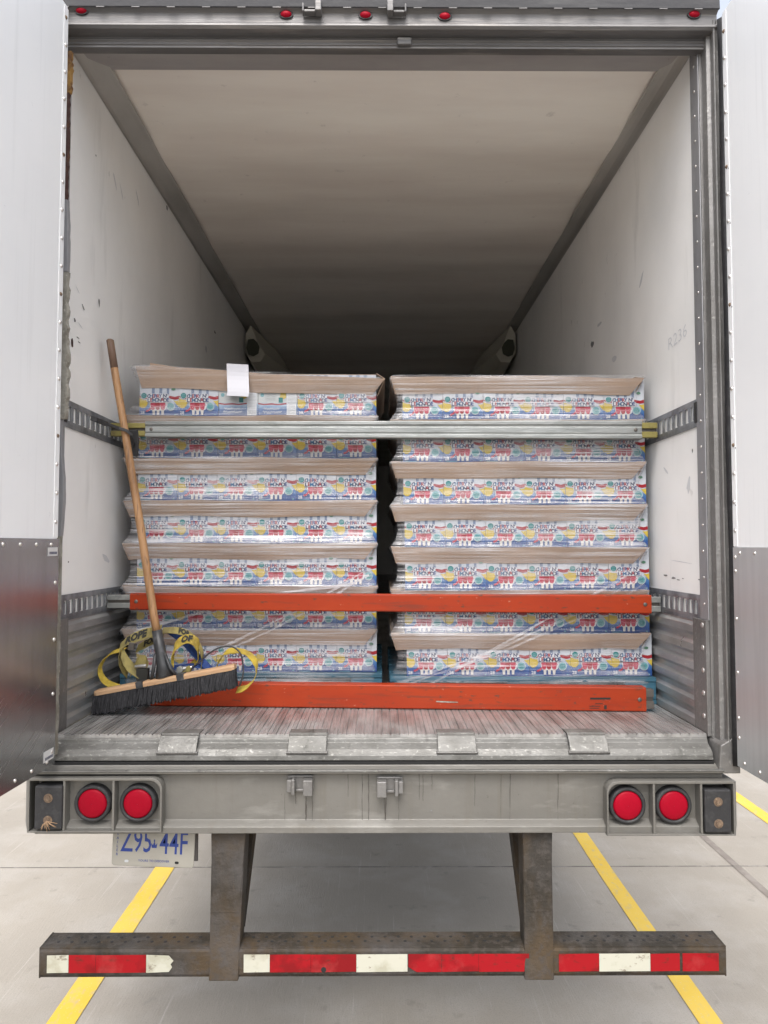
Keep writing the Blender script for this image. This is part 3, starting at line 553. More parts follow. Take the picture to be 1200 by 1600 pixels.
# rear doors (swung open, inner faces towards the load)
def door(sgn):
    D = empty('rear_door', (0, 0, 0)); D.parent = T
    if sgn < 0: h0, far = Vector((-1.160, -.050)), Vector((-1.222, -1.25)); zb, zt_ = 1.312, 4.07
    else: h0, far = Vector((1.272, -.035)), Vector((1.300, -1.23)); zb, zt_ = 1.300, 4.07
    dv = (far-h0).normalized(); nv = Vector((dv.y, -dv.x))         # outward normal (away from the load line)
    if nv.x*sgn < 0: nv = -nv
    Ln = (far-h0).length; th = .075
    def q(s, d, z): p = h0 + dv*s + nv*d; return (p.x, p.y, z)
    b = MB(); b.hexa([q(0, 0, zb), q(Ln, 0, zb), q(Ln, th, zb), q(0, th, zb)], [q(0, 0, zt_), q(Ln, 0, zt_), q(Ln, th, zt_), q(0, th, zt_)], 'door white'); b.build('door_panel', D, bevel=.003)
    # kick plate
    km = 'kick metal' if sgn < 0 else 'kick metal dull'
    zk = 2.105 if sgn < 0 else 2.075
    b = MB(); b.hexa([q(-.006 if sgn < 0 else .002, -.004, zb-.002), q(Ln-.01, -.004, zb-.002), q(Ln-.01, -.0015, zb-.002), q(-.006 if sgn < 0 else .002, -.0015, zb-.002)], [q(-.006 if sgn < 0 else .002, -.004, zk), q(Ln-.01, -.004, zk), q(Ln-.01, -.0015, zk), q(-.006 if sgn < 0 else .002, -.0015, zk)], km)
    zr = [1.36, 1.56, 1.75, 1.95] if sgn < 0 else [1.40, 1.47, 1.63, 1.82, 1.99, 2.04]
    for z in zr: b.disc(q(.016, -.0042, z), .0075, 'rivet', (nv.x, nv.y, 0), .002, 12, dome=.005)
    for s_ in (.05, .15, .25, .35, .5): b.disc(q(s_, -.0042, zk-.02), .007, 'rivet', (nv.x, nv.y, 0), .002, 12, dome=.005); b.disc(q(s_, -.0042, zb+.02), .007, 'rivet', (nv.x, nv.y, 0), .002, 12, dome=.005)
    b.build('kick_plate', D)
    if sgn < 0:
        b = MB()
        for i in range(26):
            s0 = random.uniform(.02, .34); z0 = random.uniform(1.34, 1.62); ln_ = random.uniform(.05, .2); a = R(random.uniform(28, 40)); w_ = random.uniform(.0004, .0012)
            s1, z1 = s0+ln_*math.cos(a), z0-ln_*math.sin(a)*.9
            if z1 > zb+.01: b.face([q(s0, -.0047, z0), q(s1, -.0047, z1), q(s1, -.0047, z1+w_), q(s0, -.0047, z0+w_*2)], 'rivet')
        b.build('scratches', D)
    # rivets of the lining, as part of the edge strip
    b = MB(); e = .0 if sgn < 0 else .002
    b.hexa([q(e, -.002, zk+.004), q(.030, -.002, zk+.004), q(.030, -.0005, zk+.004), q(e, -.0005, zk+.004)], [q(e, -.002, zt_-.01), q(.030, -.002, zt_-.01), q(.030, -.0005, zt_-.01), q(e, -.0005, zt_-.01)], 'door white')
    z = zk + .06; k = 0
    while z < zt_-.04:
        off = .016 + random.uniform(-.003, .003)
        b.disc(q(off, -.0022, z), .0075, 'rivet' if k % 5 != 3 else 'rusty bolt', (nv.x, nv.y, 0), .002, 12, dome=.005)
        if sgn > 0 and random.random() < .5: b.disc(q(off+.012, -.0022, z-.012), .003, 'scuff', (nv.x, nv.y, 0), .001, 8)
        z += .103; k += 1
    b.build('edge_strip', D)
    b = MB(); b.hexa([q(-.012, .012, zb), q(-.001, .012, zb), q(-.001, .06, zb), q(-.012, .06, zb)], [q(-.012, .012, zt_), q(-.001, .012, zt_), q(-.001, .06, zt_), q(-.012, .06, zt_)], 'rubber'); b.build('edge_gasket', D)
    # locking rods on the outer face
    b = MB()
    for s_ in (.35, .95): b.tube([q(s_, th+.03, zb-.03), q(s_, th+.03, zt_+.03)], .013, 'worn steel', 10)
    for s_ in (.35, .95):
        for z in (1.5, 2.4, 3.3, 3.9): b.hexa([q(s_-.03, th, z), q(s_+.03, th, z), q(s_+.03, th+.02, z), q(s_-.03, th+.02, z)], [q(s_-.03, th, z+.06), q(s_+.03, th, z+.06), q(s_+.03, th+.02, z+.06), q(s_-.03, th+.02, z+.06)], 'worn steel')
    b.build('lock_rod', D)
    if sgn < 0:
        for (s0, s1, z0, z1, sk) in ((.006, .075, 2.045, 2.075, 0), (.006, .075, 1.335, 1.372, .0)):
            b = MB(); b.face([q(s0, -.0052, z0), q(s1, -.0052, z0-sk), q(s1, -.0052, z1-sk), q(s0, -.0052, z1)], 'sticker')
            for i in range(6): b.face([q(s0+.006+i*.009, -.0056, z0+.006), q(s0+.012+i*.009, -.0056, z0+.006), q(s0+.012+i*.009, -.0056, z0+.015), q(s0+.006+i*.009, -.0056, z0+.015)], 'ink_navy')
            b.build('sticker', D, solid=.0004)
door(-1); door(1)
# torn weather seal down the left jamb
def jag(name, x0, x1, za, zb_, m, Y, n, amp, curve=0.):
    b = MB(); rings = []
    for i in range(n+1):
        f_ = i/n; z = za + (zb_-za)*f_; c_ = curve*math.sin(f_*math.pi*1.5); a = x0 + c_ + random.uniform(-amp, amp)*.3; d_ = x1 + c_ + random.uniform(-amp, amp)
        rings.append([(a, Y, z), (d_, Y-.004, z), (d_+.004, Y+.012, z), (a, Y+.02, z)])
    b.loft(rings, m); return b.build(name, T, bevel=.001)
def Zp(py): return P(105, py, .01).z
jag('weather_seal', -1.215, -1.170, Zp(145), Zp(80), 'foam', .01, 14, .004)
jag('weather_seal', -1.215, -1.177, Zp(312), Zp(146), 'torn brown', .008, 22, .003)
jag('weather_seal', -1.215, -1.168, Zp(425), Zp(313), 'grey strip', .006, 12, .002, .003)
jag('weather_seal', -1.215, -1.162, Zp(655), Zp(426), 'dirty strip', .004, 34, .005, .004)
jag('weather_seal', -1.215, -1.172, Zp(838), Zp(656), 'grey strip', .006, 14, .001, .008)
jag('weather_seal', -1.210, -1.176, Zp(1180), Zp(838), 'dirty strip', .010, 30, .002, .0)
b = MB(); rings = []
for i in range(31):
    z = 1.29 + (4.06-1.29)*i/30; k = .010*max(0, 1-(z-1.29)/1.2); x = 1.262 + .0015*math.sin(z*7) ; rings.append([(x, -.014, z), (x+.016+k, -.034, z), (x+.026+k, -.03, z), (x+.026, -.006, z)])
b.loft(rings, 'rubber', True, True, True); b.build('hinge_gasket', T)

# ------------------------------------------------------------------ the cargo
BW, GAPX = .183, .0012
def carton(kind, hgt):
    b = MB(); w_, dpt = BW-.0015, .40; h = hgt-.001
    b.box(-w_/2, w_/2, 0, dpt, 0, h, 'carton '+kind)
    k = [0]
    def lay(): k[0] += 1; return -.0003*k[0]
    def pg(pts, m, y=None):
        y = lay() if y is None else y; b.face([((u-.5)*w_, y, v*h) for u, v in pts], m); return y
    def circ(u, v, r, m, n=20, a0=0, a1=360, sy=1., y=None):
        pts = [(u+r*math.cos(R(a0+(a1-a0)*i/n)), v + r*w_/h*sy*math.sin(R(a0+(a1-a0)*i/n))) for i in range(n+(0 if a1-a0 == 360 else 1))]; return pg(pts, m, y)
    def word(s, u, v, size, cols, wid, bold=.035):
        "letters one by one in their own inks, over a white outline"
        y = lay(); y2 = lay(); n = len(s)
        for i, ch in enumerate(s):
            if ch == ' ': continue
            uu = u + (i-(n-1)/2)*wid/n; vv = v + (.004 if i % 2 else -.003)
            put_text(b, ch, size*w_, lambda a, q: ((uu-.5)*w_+a, y2, vv*h+q), cols[i % len(cols)], bold)
    if kind == 'front':
        y = lay()
        for u0, u1 in ((.31, .38), (.50, .57), (.69, .75)): pg([(u0, .50), (u1, .50), (u1+.01, 1), (u0-.01, 1)], 'ink_streak', y)
        for u0, u1 in ((.385, .49), (.575, .68)): pg([(u0, .50), (u1, .50), (u1, 1), (u0, 1)], 'ink_palewhite', y)
        # ribbons and lemon wedges
        pg([(0, .47), (.10, .415), (.18, .42), (.24, .46), (.25, .50), (.18, .475), (.10, .455), (.0, .50)], 'ink_red')
        pg([(.72, .44), (.80, .425), (.90, .40), (1, .42), (1, .50), (.90, .475), (.82, .49), (.76, .50)], 'ink_red')
        pg([(0, .44), (0, .245), (.06, .20), (.13, .205), (.185, .25), (.215, .33), (.21, .40), (.15, .395), (.08, .405)], 'ink_yellow')
        pg([(1, .39), (1, .23), (.96, .27), (.90, .34), (.86, .385), (.92, .375)], 'ink_yellow')
        circ(.113, .50, .083, 'ink_white'); circ(.113, .50, .072, 'ink_teal'); y = lay()
        for dv_ in (.02, -.012): pg([(.075, .50+dv_-.006), (.15, .50+dv_-.006), (.15, .50+dv_+.006), (.075, .50+dv_+.006)], 'ink_sky', y)
        circ(.86, .655, .055, 'ink_green', sy=.6)
        # ice pops
        pg([(.25, .33), (.29, .17), (.34, .14), (.62, .14), (.68, .17), (.72, .33), (.60, .36), (.37, .36)], 'ink_white')
        y = lay()
        for u0 in (.33, .44, .555): pg([(u0+.012, .04), (u0+.068, .04), (u0+.078, .18), (u0+.002, .18)], 'ink_stick', y)
        y = lay()
        for u0 in (.275, .395, .525): pg([(u0+.005, .31), (u0+.02, .19), (u0+.05, .155), (u0+.10, .155), (u0+.125, .19), (u0+.14, .31), (u0+.12, .345), (u0+.02, .345)], 'ink_pink' if u0 != .395 else 'ink_red', y)
        y = lay(); pg([(.28, .265), (.38, .235), (.5, .225), (.6, .235), (.69, .265), (.69, .285), (.6, .25), (.5, .242), (.38, .252), (.28, .28)], 'ink_pinklight', y)
        pg([(.16, .12), (.20, .105), (.27, .14), (.30, .19), (.27, .22), (.24, .17), (.19, .155)], 'ink_pink')
        circ(.80, .235, .105, 'ink_white'); circ(.80, .235, .095, 'ink_sky'); y = lay()
        for dv_, hw in ((.035, .055), (.008, .07), (-.02, .06), (-.045, .035)): pg([(.80-hw, .235+dv_-.007), (.80+hw, .235+dv_-.007), (.80+hw, .235+dv_+.007), (.80-hw, .235+dv_+.007)], 'ink_teal', y)
        pg([(.19, .36), (.22, .33), (.75, .33), (.785, .36), (.785, .43), (.745, .45), (.745, .525), (.71, .545), (.25, .545), (.21, .52), (.19, .43)], 'ink_white')
        word("CHERRY N'", .475, .482, .128, ['ink_navy', 'ink_cyan', 'ink_red', 'ink_blue', 'ink_red', 'ink_blue', 'ink_navy', 'ink_navy', 'ink_navy'], .52)
        word('LEMONADE', .485, .385, .135, ['ink_navy', 'ink_red', 'ink_cyan', 'ink_blue', 'ink_navy', 'ink_red', 'ink_navy', 'ink_blue'], .56)
        y = lay(); put_text(b, '28', .11*w_, lambda a, q: ((.085-.5)*w_+a, y, .085*h+q), 'ink_white', .02)
        pg([(.06, .018), (.34, .018), (.34, .030), (.06, .030)], 'ink_sky', y); pg([(.9, .03), (.94, .03), (.94, .055), (.9, .055)], 'ink_sky', y)
    else:
        circ(.10, .52, .05, 'ink_sky'); pg([(.55, .46), (.64, .42), (.72, .46), (.70, .62), (.58, .62)], 'ink_yellow'); pg([(.52, .34), (.63, .34), (.63, .46), (.52, .46)], 'ink_teal')
        pg([(0, .33), (.15, .31), (.35, .325), (.5, .305), (.72, .33), (.72, .30), (.5, .275), (.35, .29), (.15, .28), (0, .30)], 'ink_red')
        y = lay()
        for i in range(6): pg([(.18, .40+i*.04), (.46, .40+i*.04), (.46, .41+i*.04), (.18, .41+i*.04)], 'ink_grey', y)
        for u0, u1, v0 in ((.14, .55, .20), (.12, .60, .12)):
            n = 22; pts = []
            for i in range(n+1): pts.append((u0+(u1-u0)*i/n, v0+.028*math.sin(i*2.1)+.01*math.sin(i*.7)))
            pg(pts + [(u, v-.022) for u, v in reversed(pts)], 'ink_white')
        pg([(.73, .03), (.97, .03), (.97, .60), (.73, .60)], 'ink_white'); y = lay()
        for i in range(11): pg([(.76+i*.018, .06), (.768+i*.018+(i % 3)*.003, .06), (.768+i*.018+(i % 3)*.003, .15), (.76+i*.018, .15)], 'ink_grey', y)
        for i in range(10): pg([(.76, .2+i*.035), (.94, .2+i*.035), (.94, .21+i*.035), (.76, .21+i*.035)], 'ink_grey', y)
    return b
ORD = ['first', 'second', 'third', 'fourth', 'fifth', 'sixth', 'seventh']
ROWN = ['bottom row', 'second row up', 'third row up', 'fourth row up', 'fifth row up', 'sixth row up', 'top row']
stacks = [dict(side='left', x0=-1.120, Y=.700, z0=1.505, pitch=.1955, tx0=-1.178, tx1=-.018, jx=0),
          dict(side='right', x0=.108, Y=.622, z0=1.499, pitch=.1915, tx0=.042, tx1=1.196, jx=0)]
proto = {}
for st in stacks:
    key = st['side']
    for kind in ('front', 'back'):
        if kind == 'back' and key == 'right': continue
        o = carton(kind, st['pitch']).build('ice_pop_case'); proto[(key, kind)] = o
used = set()
for st in stacks:
    side = st['side']
    for r in range(7):
        dxr = random.uniform(-.003, .003) - (.0 if side == 'left' else .010*(r/6.)) + (.004 if r == 0 else 0)
        for cidx in range(6):
            kind = 'back' if (side == 'left' and r == 6 and cidx in (2, 3)) else 'front'
            p = proto[(side, kind)]
            if (side, kind) in used: o = p.copy(); COL.objects.link(o)
            else: o = p; used.add((side, kind))
            o.location = (st['x0'] + BW*(cidx+.5) + dxr, st['Y'] + random.uniform(-.003, .003), st['z0'] + st['pitch']*r + .0005)
            o.rotation_euler = (0, 0, R(random.uniform(-.5, .5)))
            if kind == 'back':
                tag(o, 'ice pop case turned to show its back panel, %s from left, top row, left pallet' % ORD[cidx], 'carton', 'ice pop cases stacked on the pallets')
            else:
                tag(o, 'cherry lemonade ice pop case, %s from left, %s, %s pallet' % (ORD[cidx], ROWN[r], side), 'carton', 'ice pop cases stacked on the pallets')

def tray(st, r):
    side = st['side']; zt_ = st['z0'] + st['pitch']*(r+1); x0, x1 = st['tx0'], st['tx1']; Yb = st['Y']-.005; Yl = st['Y']-.034
    x0 += random.uniform(-.004, .004); x1 += random.uniform(-.004, .004)
    top = (side == 'left' and r == 6)
    if side == 'right': x1 -= .012*(r/6.); 
    if side == 'left' and r == 6: x0 += .045; x1 += .032
    h = .072; n = 26; T_, B_ = [], []
    rr = random.Random(r*7+(1 if side == 'left' else 2))
    ph = rr.uniform(0, 6)
    for i in range(n+1):
        f_ = i/n; x = x0 + (x1-x0)*f_
        z = zt_ + .0025*math.sin(f_*9+ph) + .001*math.sin(f_*31+ph)
        hb = h
        if top: z = zt_ + .034 - .062*f_ + .004*math.sin(f_*8); hb = .098 - .03*f_
        elif side == 'right' and r == 6: z += .004*math.sin(f_*4)
        y = Yl + .003*math.sin(f_*13+ph); T_.append((x, y, z))
        a0, b0 = (.022, .058); xb = x0 + a0 + (x1-x0-a0-b0)*f_
        B_.append((xb, Yb + .002*math.sin(f_*17+ph), z - hb + .002*math.sin(f_*11+ph*2)))
    b = MB(); th = .0035
    off = lambda p, d: (p[0], p[1]+d, p[2])
    mid = [((a[0]+c[0])/2, (a[1]+c[1])/2 - .0015, (a[2]+c[2])/2) for a, c in zip(T_, B_)]
    b.loft([T_, mid, B_, [off(p, th) for p in B_], [off(p, th) for p in mid], [off(p, th) for p in T_], T_], 'cardboard', False, False)
    # deck sheet and side flaps
    zs = zt_ + .0003 if not top else zt_ + .001
    b.box(x0+.03, x1-.03, Yb+.01, Yb+1.0, zs-.0, zs+.0012, 'cardboard') if r < 6 else b.box(x0+.03, x1-.03, Yb+.01, Yb+1.0, zs, zs+.003, 'cardboard')
    for xe, s_ in ((x0, 1), (x1, -1)):
        xi_ = xe + s_*.034; zz = T_[0][2] if s_ > 0 else T_[-1][2]
        b.hexa([(xe, Yl+.006, zz), (xe+s_*.003, Yl+.006, zz), (xe+s_*.003, Yl+.95, zt_), (xe, Yl+.95, zt_)],
               [(xi_, Yb+.012, zz-h), (xi_+s_*.003, Yb+.012, zz-h), (xi_+s_*.003, Yl+.93, zt_-h), (xi_, Yl+.93, zt_-h)], 'cardboard')
        b.hexa([(xe, Yl+.006, zz-.001), (xe+s_*.04, Yl+.006, zs), (xe+s_*.04, Yl+.95, zs), (xe, Yl+.95, zt_-.001)], [(xe, Yl+.006, zz+.002), (xe+s_*.04, Yl+.006, zs+.0025), (xe+s_*.04, Yl+.95, zs+.0025), (xe, Yl+.95, zt_+.002)], 'cardboard')
    if top:   # its rear flap stands up behind on the left
        b.hexa([(x0+.03, Yl+.10, zt_+.03), (x0+.42, Yl+.28, zt_+.015), (x0+.42, Yl+.283, zt_+.015), (x0+.03, Yl+.103, zt_+.03)], [(x0+.03, Yl+.12, zt_+.078), (x0+.42, Yl+.30, zt_+.052), (x0+.42, Yl+.303, zt_+.052), (x0+.03, Yl+.123, zt_+.078)], 'cardboard')
    o = b.build('cardboard_tray')
    pos = 'top row' if r == 6 else ROWN[r]
    lab = ('warped, tilted brown cardboard tray cap over the top row of left pallet' if top else 'brown cardboard tray flap folded over the %s of %s pallet' % (pos, side))
    tag(o, lab, 'cardboard tray', 'brown cardboard trays between the layers of cases')
for st in stacks:
    for r in range(7): tray(st, r)

# pallets
for st in stacks:
    x0, x1 = st['tx0']-.004, st['tx1']+.022; Y0 = st['Y']-.03; zt_ = st['z0']-.001; zb = FZ+.0015
    pa = empty('pallet', ((x0+x1)/2, Y0, zb)); tag(pa, 'blue wooden pallet under the %s stack of cases, behind the floor beam' % st['side'], 'pallet', 'blue pallets under the cases')
    for i, xx in enumerate((x0, (x0+x1)/2-.07, x1-.14)):
        for yy in (0, .44, .90): b = MB(); b.box(xx, xx+.14, Y0+.004+yy, Y0+.12+yy, zb+.019, zt_-.020, 'pallet blue'); b.build('block', pa, bevel=.003)
    for k in range(6): b = MB(); b.box(x0, x1, Y0+k*.18, Y0+k*.18+.12, zt_-.019, zt_, 'pallet blue'); b.build('deck_board', pa, bevel=.002)
    for k in range(3): b = MB(); b.box(x0, x1, Y0+k*.45, Y0+k*.45+.10, zb, zb+.018, 'pallet blue'); b.build('bottom_board', pa, bevel=.002)

# stretch film
def wrap(st):
    side = st['side']; rr = random.Random(5 if side == 'left' else 9); rings = []
    levels = []
    zb = st['z0'] - .09
    levels.append((zb, .022)); levels.append((st['z0']+.01, .010))
    for r in range(7):
        zt_ = st['z0'] + st['pitch']*(r+1); p = st['pitch']
        if r: levels.append((zt_-p+.006, .006))
        levels += [(zt_-p*.80, .024), (zt_-p*.60, .031), (zt_-p*.40, .028), (zt_-p*.2, .015), (zt_-.004, .0)]
    levels.append((levels[-1][0]+.014, .01)); levels.append((levels[-1][0]+.004, .06))
    n1, n2 = 48, 12
    for (z, ins) in levels:
        e = .005 if ins < .002 else .003
        x0, x1 = st['tx0'] - e + ins*1.15, st['tx1'] + e - ins*1.0; y0 = st['Y'] - .034 - .006 + min(ins, .031)*.95; y1 = st['Y'] + .98
        if z > st['z0']+st['pitch']*6.3 and side == 'left': x0 += .03; x1 += .02
        if side == 'right': x1 -= .012*max(0, (z-st['z0'])/1.34)
        ring = []
        def tilt(x): return (.030 - .055*(x-x0)/(x1-x0))*max(0, min(1, (z-st['z0']-st['pitch']*6.55)/.06)) if side == 'left' else 0
        for i in range(n1): x = x0 + (x1-x0)*i/n1; ring.append((x, y0 + rr.uniform(-.0012, .0012) - (.003 if 0 < i else 0), z + tilt(x) + rr.uniform(-.001, .001)))
        for i in range(n2): ring.append((x1, y0 + (y1-y0)*i/n2, z + tilt(x1)))
        for i in range(n2): ring.append((x1 - (x1-x0)*i/n2, y1, z))
        for i in range(n2): ring.append((x0, y1 - (y1-y0)*i/n2, z + (tilt(x0) if i > n2-2 else 0)))
        rings.append(ring)
    W = empty('stretch_wrap', ((st['tx0']+st['tx1'])/2, st['Y'], st['z0'])); tag(W, 'clear wrinkled plastic stretch film wound round the %s stack of cases' % side, 'stretch film', 'clear stretch film round the pallets')
    b = MB(); b.loft(rings, 'stretch film', True, False, True); b.build('film', W, smooth=True)
    segs = [((620, 1066), (760, 1020), (905, 955), (1012, 895)), ((625, 1072), (800, 1010), (960, 940), (1014, 905)), ((640, 1085), (820, 985), (1012, 880))] if side == 'right' else \
           [((330, 1025), (420, 985), (520, 930), (588, 888)), ((345, 1010), (470, 950), (588, 880)), ((210, 985), (400, 930), (588, 905))]
    for sg in segs:
        b = MB(); L1, L2 = [], []; wd = .011
        for i in range(len(sg)-1):
            for k in range(6):
                f_ = k/6; px = sg[i][0]+(sg[i+1][0]-sg[i][0])*f_; py = sg[i][1]+(sg[i+1][1]-sg[i][1])*f_
                q = P(px, py, st['Y']-.048); L1.append(q); L2.append(q + Vector((0, .001, -wd*(.6+.8*rr.random()))))
        b.loft([L1, L2], 'film strand', False, False, True); b.build('film_strand', W)
for st in stacks: wrap(st)

# sheet of paper on the left stack
b = MB(); A = []; Yq = .648
for j in range(9):
    f_ = j/8; py = 568 + 50*f_; row = []
    for i in range(4):
        px = 354 + 34*i/3 + 1.5*f_ - (1.5 if j == 8 else 0); row.append(P(px, py + .6*i, Yq + .006*math.sin(f_*5) - .004*f_ + .003*i/3))
    A.append(row)
b.loft(A, 'paper', False, False, False); tag(b.build('paper_sheet'), 'blank white paper sheet stuck to the top tray of left stack', 'paper')

# ------------------------------------------------------------------ load beams
def beam(name, pL, pR, dep, m, label, prof='flat', endm='zinc end', endL=True, endR=True, group='load beams across the trailer', wall=True):
    """pL, pR: (x, y, ztop, zbottom) of the front face at each end"""
    root = empty(name, ((pL[0]+pR[0])/2, (pL[1]+pR[1])/2, pL[3])); tag(root, label, 'beam', group)
    b = MB()
    def sec(p):
        x, y, zt_, zb = p; h = zt_-zb
        if prof == 'flat': q = [(0, zb+.004), (0, zt_-.004), (.004, zt_), (dep, zt_), (dep, zb), (.004, zb)]
        else: q = [(0, zb), (-.003, zb+h*.04), (-.003, zb+h*.18), (.003, zb+h*.22), (.003, zb+h*.30), (0, zb+h*.33), (0, zb+h*.62), (.003, zb+h*.66), (.003, zb+h*.74), (-.003, zb+h*.78), (-.003, zb+h*.96), (0, zt_), (dep, zt_), (dep, zb)]
        return [(x, y+a, z) for a, z in q]
    b.loft([sec(pL), sec(pR)], m); 
    b.build('beam_body', root, bevel=.0012)
    for p, s_, on in ((pL, -1, endL), (pR, 1, endR)):
        c = Vector((p[0]-s_*.028, p[1]-.001, (p[2]+p[3])/2))
        b = MB(); b.disc(c, .0085, 'bolt', (0, 1, 0), .003, 14, dome=.002); b.build('bolt', root)
        if on:
            b = MB(); xe = s_*(XI-.012) if wall else p[0]+s_*.035; zc = c.z; hh = (p[2]-p[3])*.40
            b.box(p[0]-s_*.02, xe, p[1]+.006, p[1]+dep-.006, zc-hh, zc-hh*.22, endm); b.box(p[0]-s_*.02, xe, p[1]+.006, p[1]+dep-.006, zc+hh*.22, zc+hh, endm)
            b.box(p[0]-s_*.02, xe, p[1]+.018, p[1]+dep-.006, zc-hh*.3, zc+hh*.3, 'bolt'); b.build('end_fitting', root, bevel=.002)
    return root
def EP(px, pyt, pyb, Y): a, c_ = P(px, pyt, Y), P(px, pyb, Y); return (a.x, Y, a.z, c_.z)
up_ = beam('load_beam', EP(227, 658, 683, .615), EP(1003, 657, 686, .535), .045, 'galvanised', 'ribbed silver grey load beam across the upper part of both stacks', 'rib', 'olive zinc')
beam('load_beam', EP(203, 927, 953, .605), EP(1018, 930, 959, .530), .050, 'orange paint', 'orange load beam held in side tracks across middle of both stacks', 'flat')
fl = beam('load_beam', (P(232, 1090, .565).x, .565, FZ+.103, FZ+.002), (P(1010, 1095, .440).x, .440, FZ+.103, FZ+.002), .055, 'orange paint', 'orange load beam lying loose on trailer floor in front of pallets', 'flat', 'bolt', True, True, wall=False)
# print on the floor beam and pale scratches
b = MB()
def onbeam(px, py): 
    q = P(px, py, .45); xl, xr = P(232, 1090, .565).x, P(1010, 1095, .440).x; Y = .565 + (.440-.565)*(q.x-xl)/(xr-xl) - .0012; return P(px, py, Y)
for (x0, y0, x1, y1) in ((922, 1090, 954, 1093), (930, 1099, 942, 1100.2), (921, 1103, 938, 1104), (921, 1106, 936, 1107), (944, 1102, 948, 1108)):
    b.face([onbeam(x0, y1), onbeam(x1, y1), onbeam(x1, y0), onbeam(x0, y0)], 'web ink')
b.face([onbeam(682, 1095), onbeam(715, 1096.5), onbeam(716, 1098), onbeam(700, 1098), onbeam(681, 1097)], 'dirty strip')
o = b.build('print', fl)

# ------------------------------------------------------------------ push broom
BR = empty('push_broom', P(255, 1070, .42)); tag(BR, 'push broom with long wooden handle and black bristles leaning on left wall', 'broom')
hp = [P(172, 532, .50), P(181, 590, .495), P(193, 660, .487), P(205, 735, .478), P(216, 800, .470), P(228, 880, .460), P(240, 960, .450), P(246, 992, .446)]
b = MB(); b.tube([hp[0]+Vector((0, 0, .006)), hp[0], hp[0].lerp(hp[1], .75)], [.009, .016, .0163], 'dark grip', 14); b.tube([hp[0].lerp(hp[1], .7)] + hp[1:], [.0160]*3 + [.0168]*5, 'broom wood', 14); b.build('handle', BR, smooth=False)
s0, s1 = P(245, 985, .446), P(258, 1058, .43)
b = MB(); b.tube([s0, s0.lerp(s1, .45), s0.lerp(s1, .72), s1], [.021, .023, .026, .040], 'grey plastic', 16)
for k in (-1, 1):
    b.tube([s0.lerp(s1, .5)+Vector((k*.02, -.012, 0)), s0.lerp(s1, .8)+Vector((k*.035, -.02, 0)), s1+Vector((k*.055, -.01, -.004+.008*k))], [.007, .008, .006], 'grey plastic', 8)
b.build('socket', BR)
e0, e1 = P(150, 1083, .44), P(368, 1042, .40)
dv = (e1-e0).normalized(); nz = Vector((-dv.z, 0, dv.x)).normalized(); dy = Vector((0, 1, 0))
def bl(f_, y, z): return e0 + (e1-e0)*f_ + dy*y + nz*z
b = MB(); rings = []
for f_ in (0, .02, .5, .98, 1):
    k = .006 if f_ in (0, 1) else 0
    rings.append([bl(f_, -.030+k, -.008+k*.3), bl(f_, -.030+k, .006-k*.3), bl(f_, -.022+k, .013-k*.3), bl(f_, .022-k, .013-k*.3), bl(f_, .030-k, .006-k*.3), bl(f_, .030-k, -.008+k*.3)])
b.loft(rings, 'block wood'); b.build('block', BR, bevel=.001)
for f_ in (.33, .62):
    b = MB(); b.hexa([bl(f_-.025, -.0325, -.010), bl(f_+.025, -.0325, -.010), bl(f_+.025, -.031, -.010), bl(f_-.025, -.031, -.010)], [bl(f_-.025, -.0325, .016), bl(f_+.025, -.0325, .016), bl(f_+.025, .02, .016), bl(f_-.025, .02, .016)], 'grey plastic'); b.build('clamp', BR)
b = MB(); k = b.mi('bristle'); rb = random.Random(4)
for i in range(96):
    for j in range(7):
        f_ = (i+.5)/96; y = -.027 + .009*j; bt = bl(f_+rb.uniform(-.003, .003), y, -.007)
        ln = .072 + rb.uniform(-.007, .007)
        # bristles splay: backward-left, more worn at the ends
        for t_ in range(3):
            tip = bt + nz*(-ln*(1-.12*t_*.3)) + dv*rb.uniform(-.014, .010) + dy*(y*.35 + rb.uniform(-.010, .010)) - dv*.010 + Vector((0, -.012, 0))
            if tip.z < FZ+.004: tip.z = FZ+.004
            q = bt + Vector((rb.uniform(-.003, .003), rb.uniform(-.003, .003), 0)); w_ = .0022
            b.face([q-dv*w_, q+dv*w_, tip+dv*w_*.9, tip-dv*w_*.9], 'bristle')
b.hexa([bl(.01, -.020, -.055), bl(.99, -.020, -.055), bl(.99, .020, -.055), bl(.01, .020, -.055)], [bl(.01, -.026, -.008), bl(.99, -.026, -.008), bl(.99, .026, -.008), bl(.01, .026, -.008)], 'bristle')
b.build('bristles', BR)

# rubber strap tying the broom to the upper track
b = MB()
def flat(pts, wd, th, m, mb, across=None):
    rings = []
    for i, p in enumerate(pts):
        t = (pts[min(i+1, len(pts)-1)] - pts[max(i-1, 0)]).normalized(); a = (across or Vector((0, 0, 1))); a = (a - t*a.dot(t)).normalized(); n_ = t.cross(a)
        rings.append([p - a*wd/2 - n_*th/2, p + a*wd/2 - n_*th/2, p + a*wd/2 + n_*th/2, p - a*wd/2 + n_*th/2])
    mb.loft(rings, m)
sp = [P(142, 653, .30), P(150, 656, .315), P(168, 663, .40), P(186, 669, .452), P(198, 673, .462), P(206, 680, .475), P(210, 692, .52), P(207, 704, .56)]
flat(sp[:1]+sp[1:3], .020, .006, 'rubber', b); flat(sp[1:], .013, .006, 'rubber', b); flat([P(207, 672, .52), P(209, 690, .535), P(206, 712, .55)], .045, .012, 'rubber', b, Vector((1, 0, 0)))
tag(b.build('rubber_strap', bevel=.001), 'black rubber tie strap hooking broom handle to upper left track', 'strap')

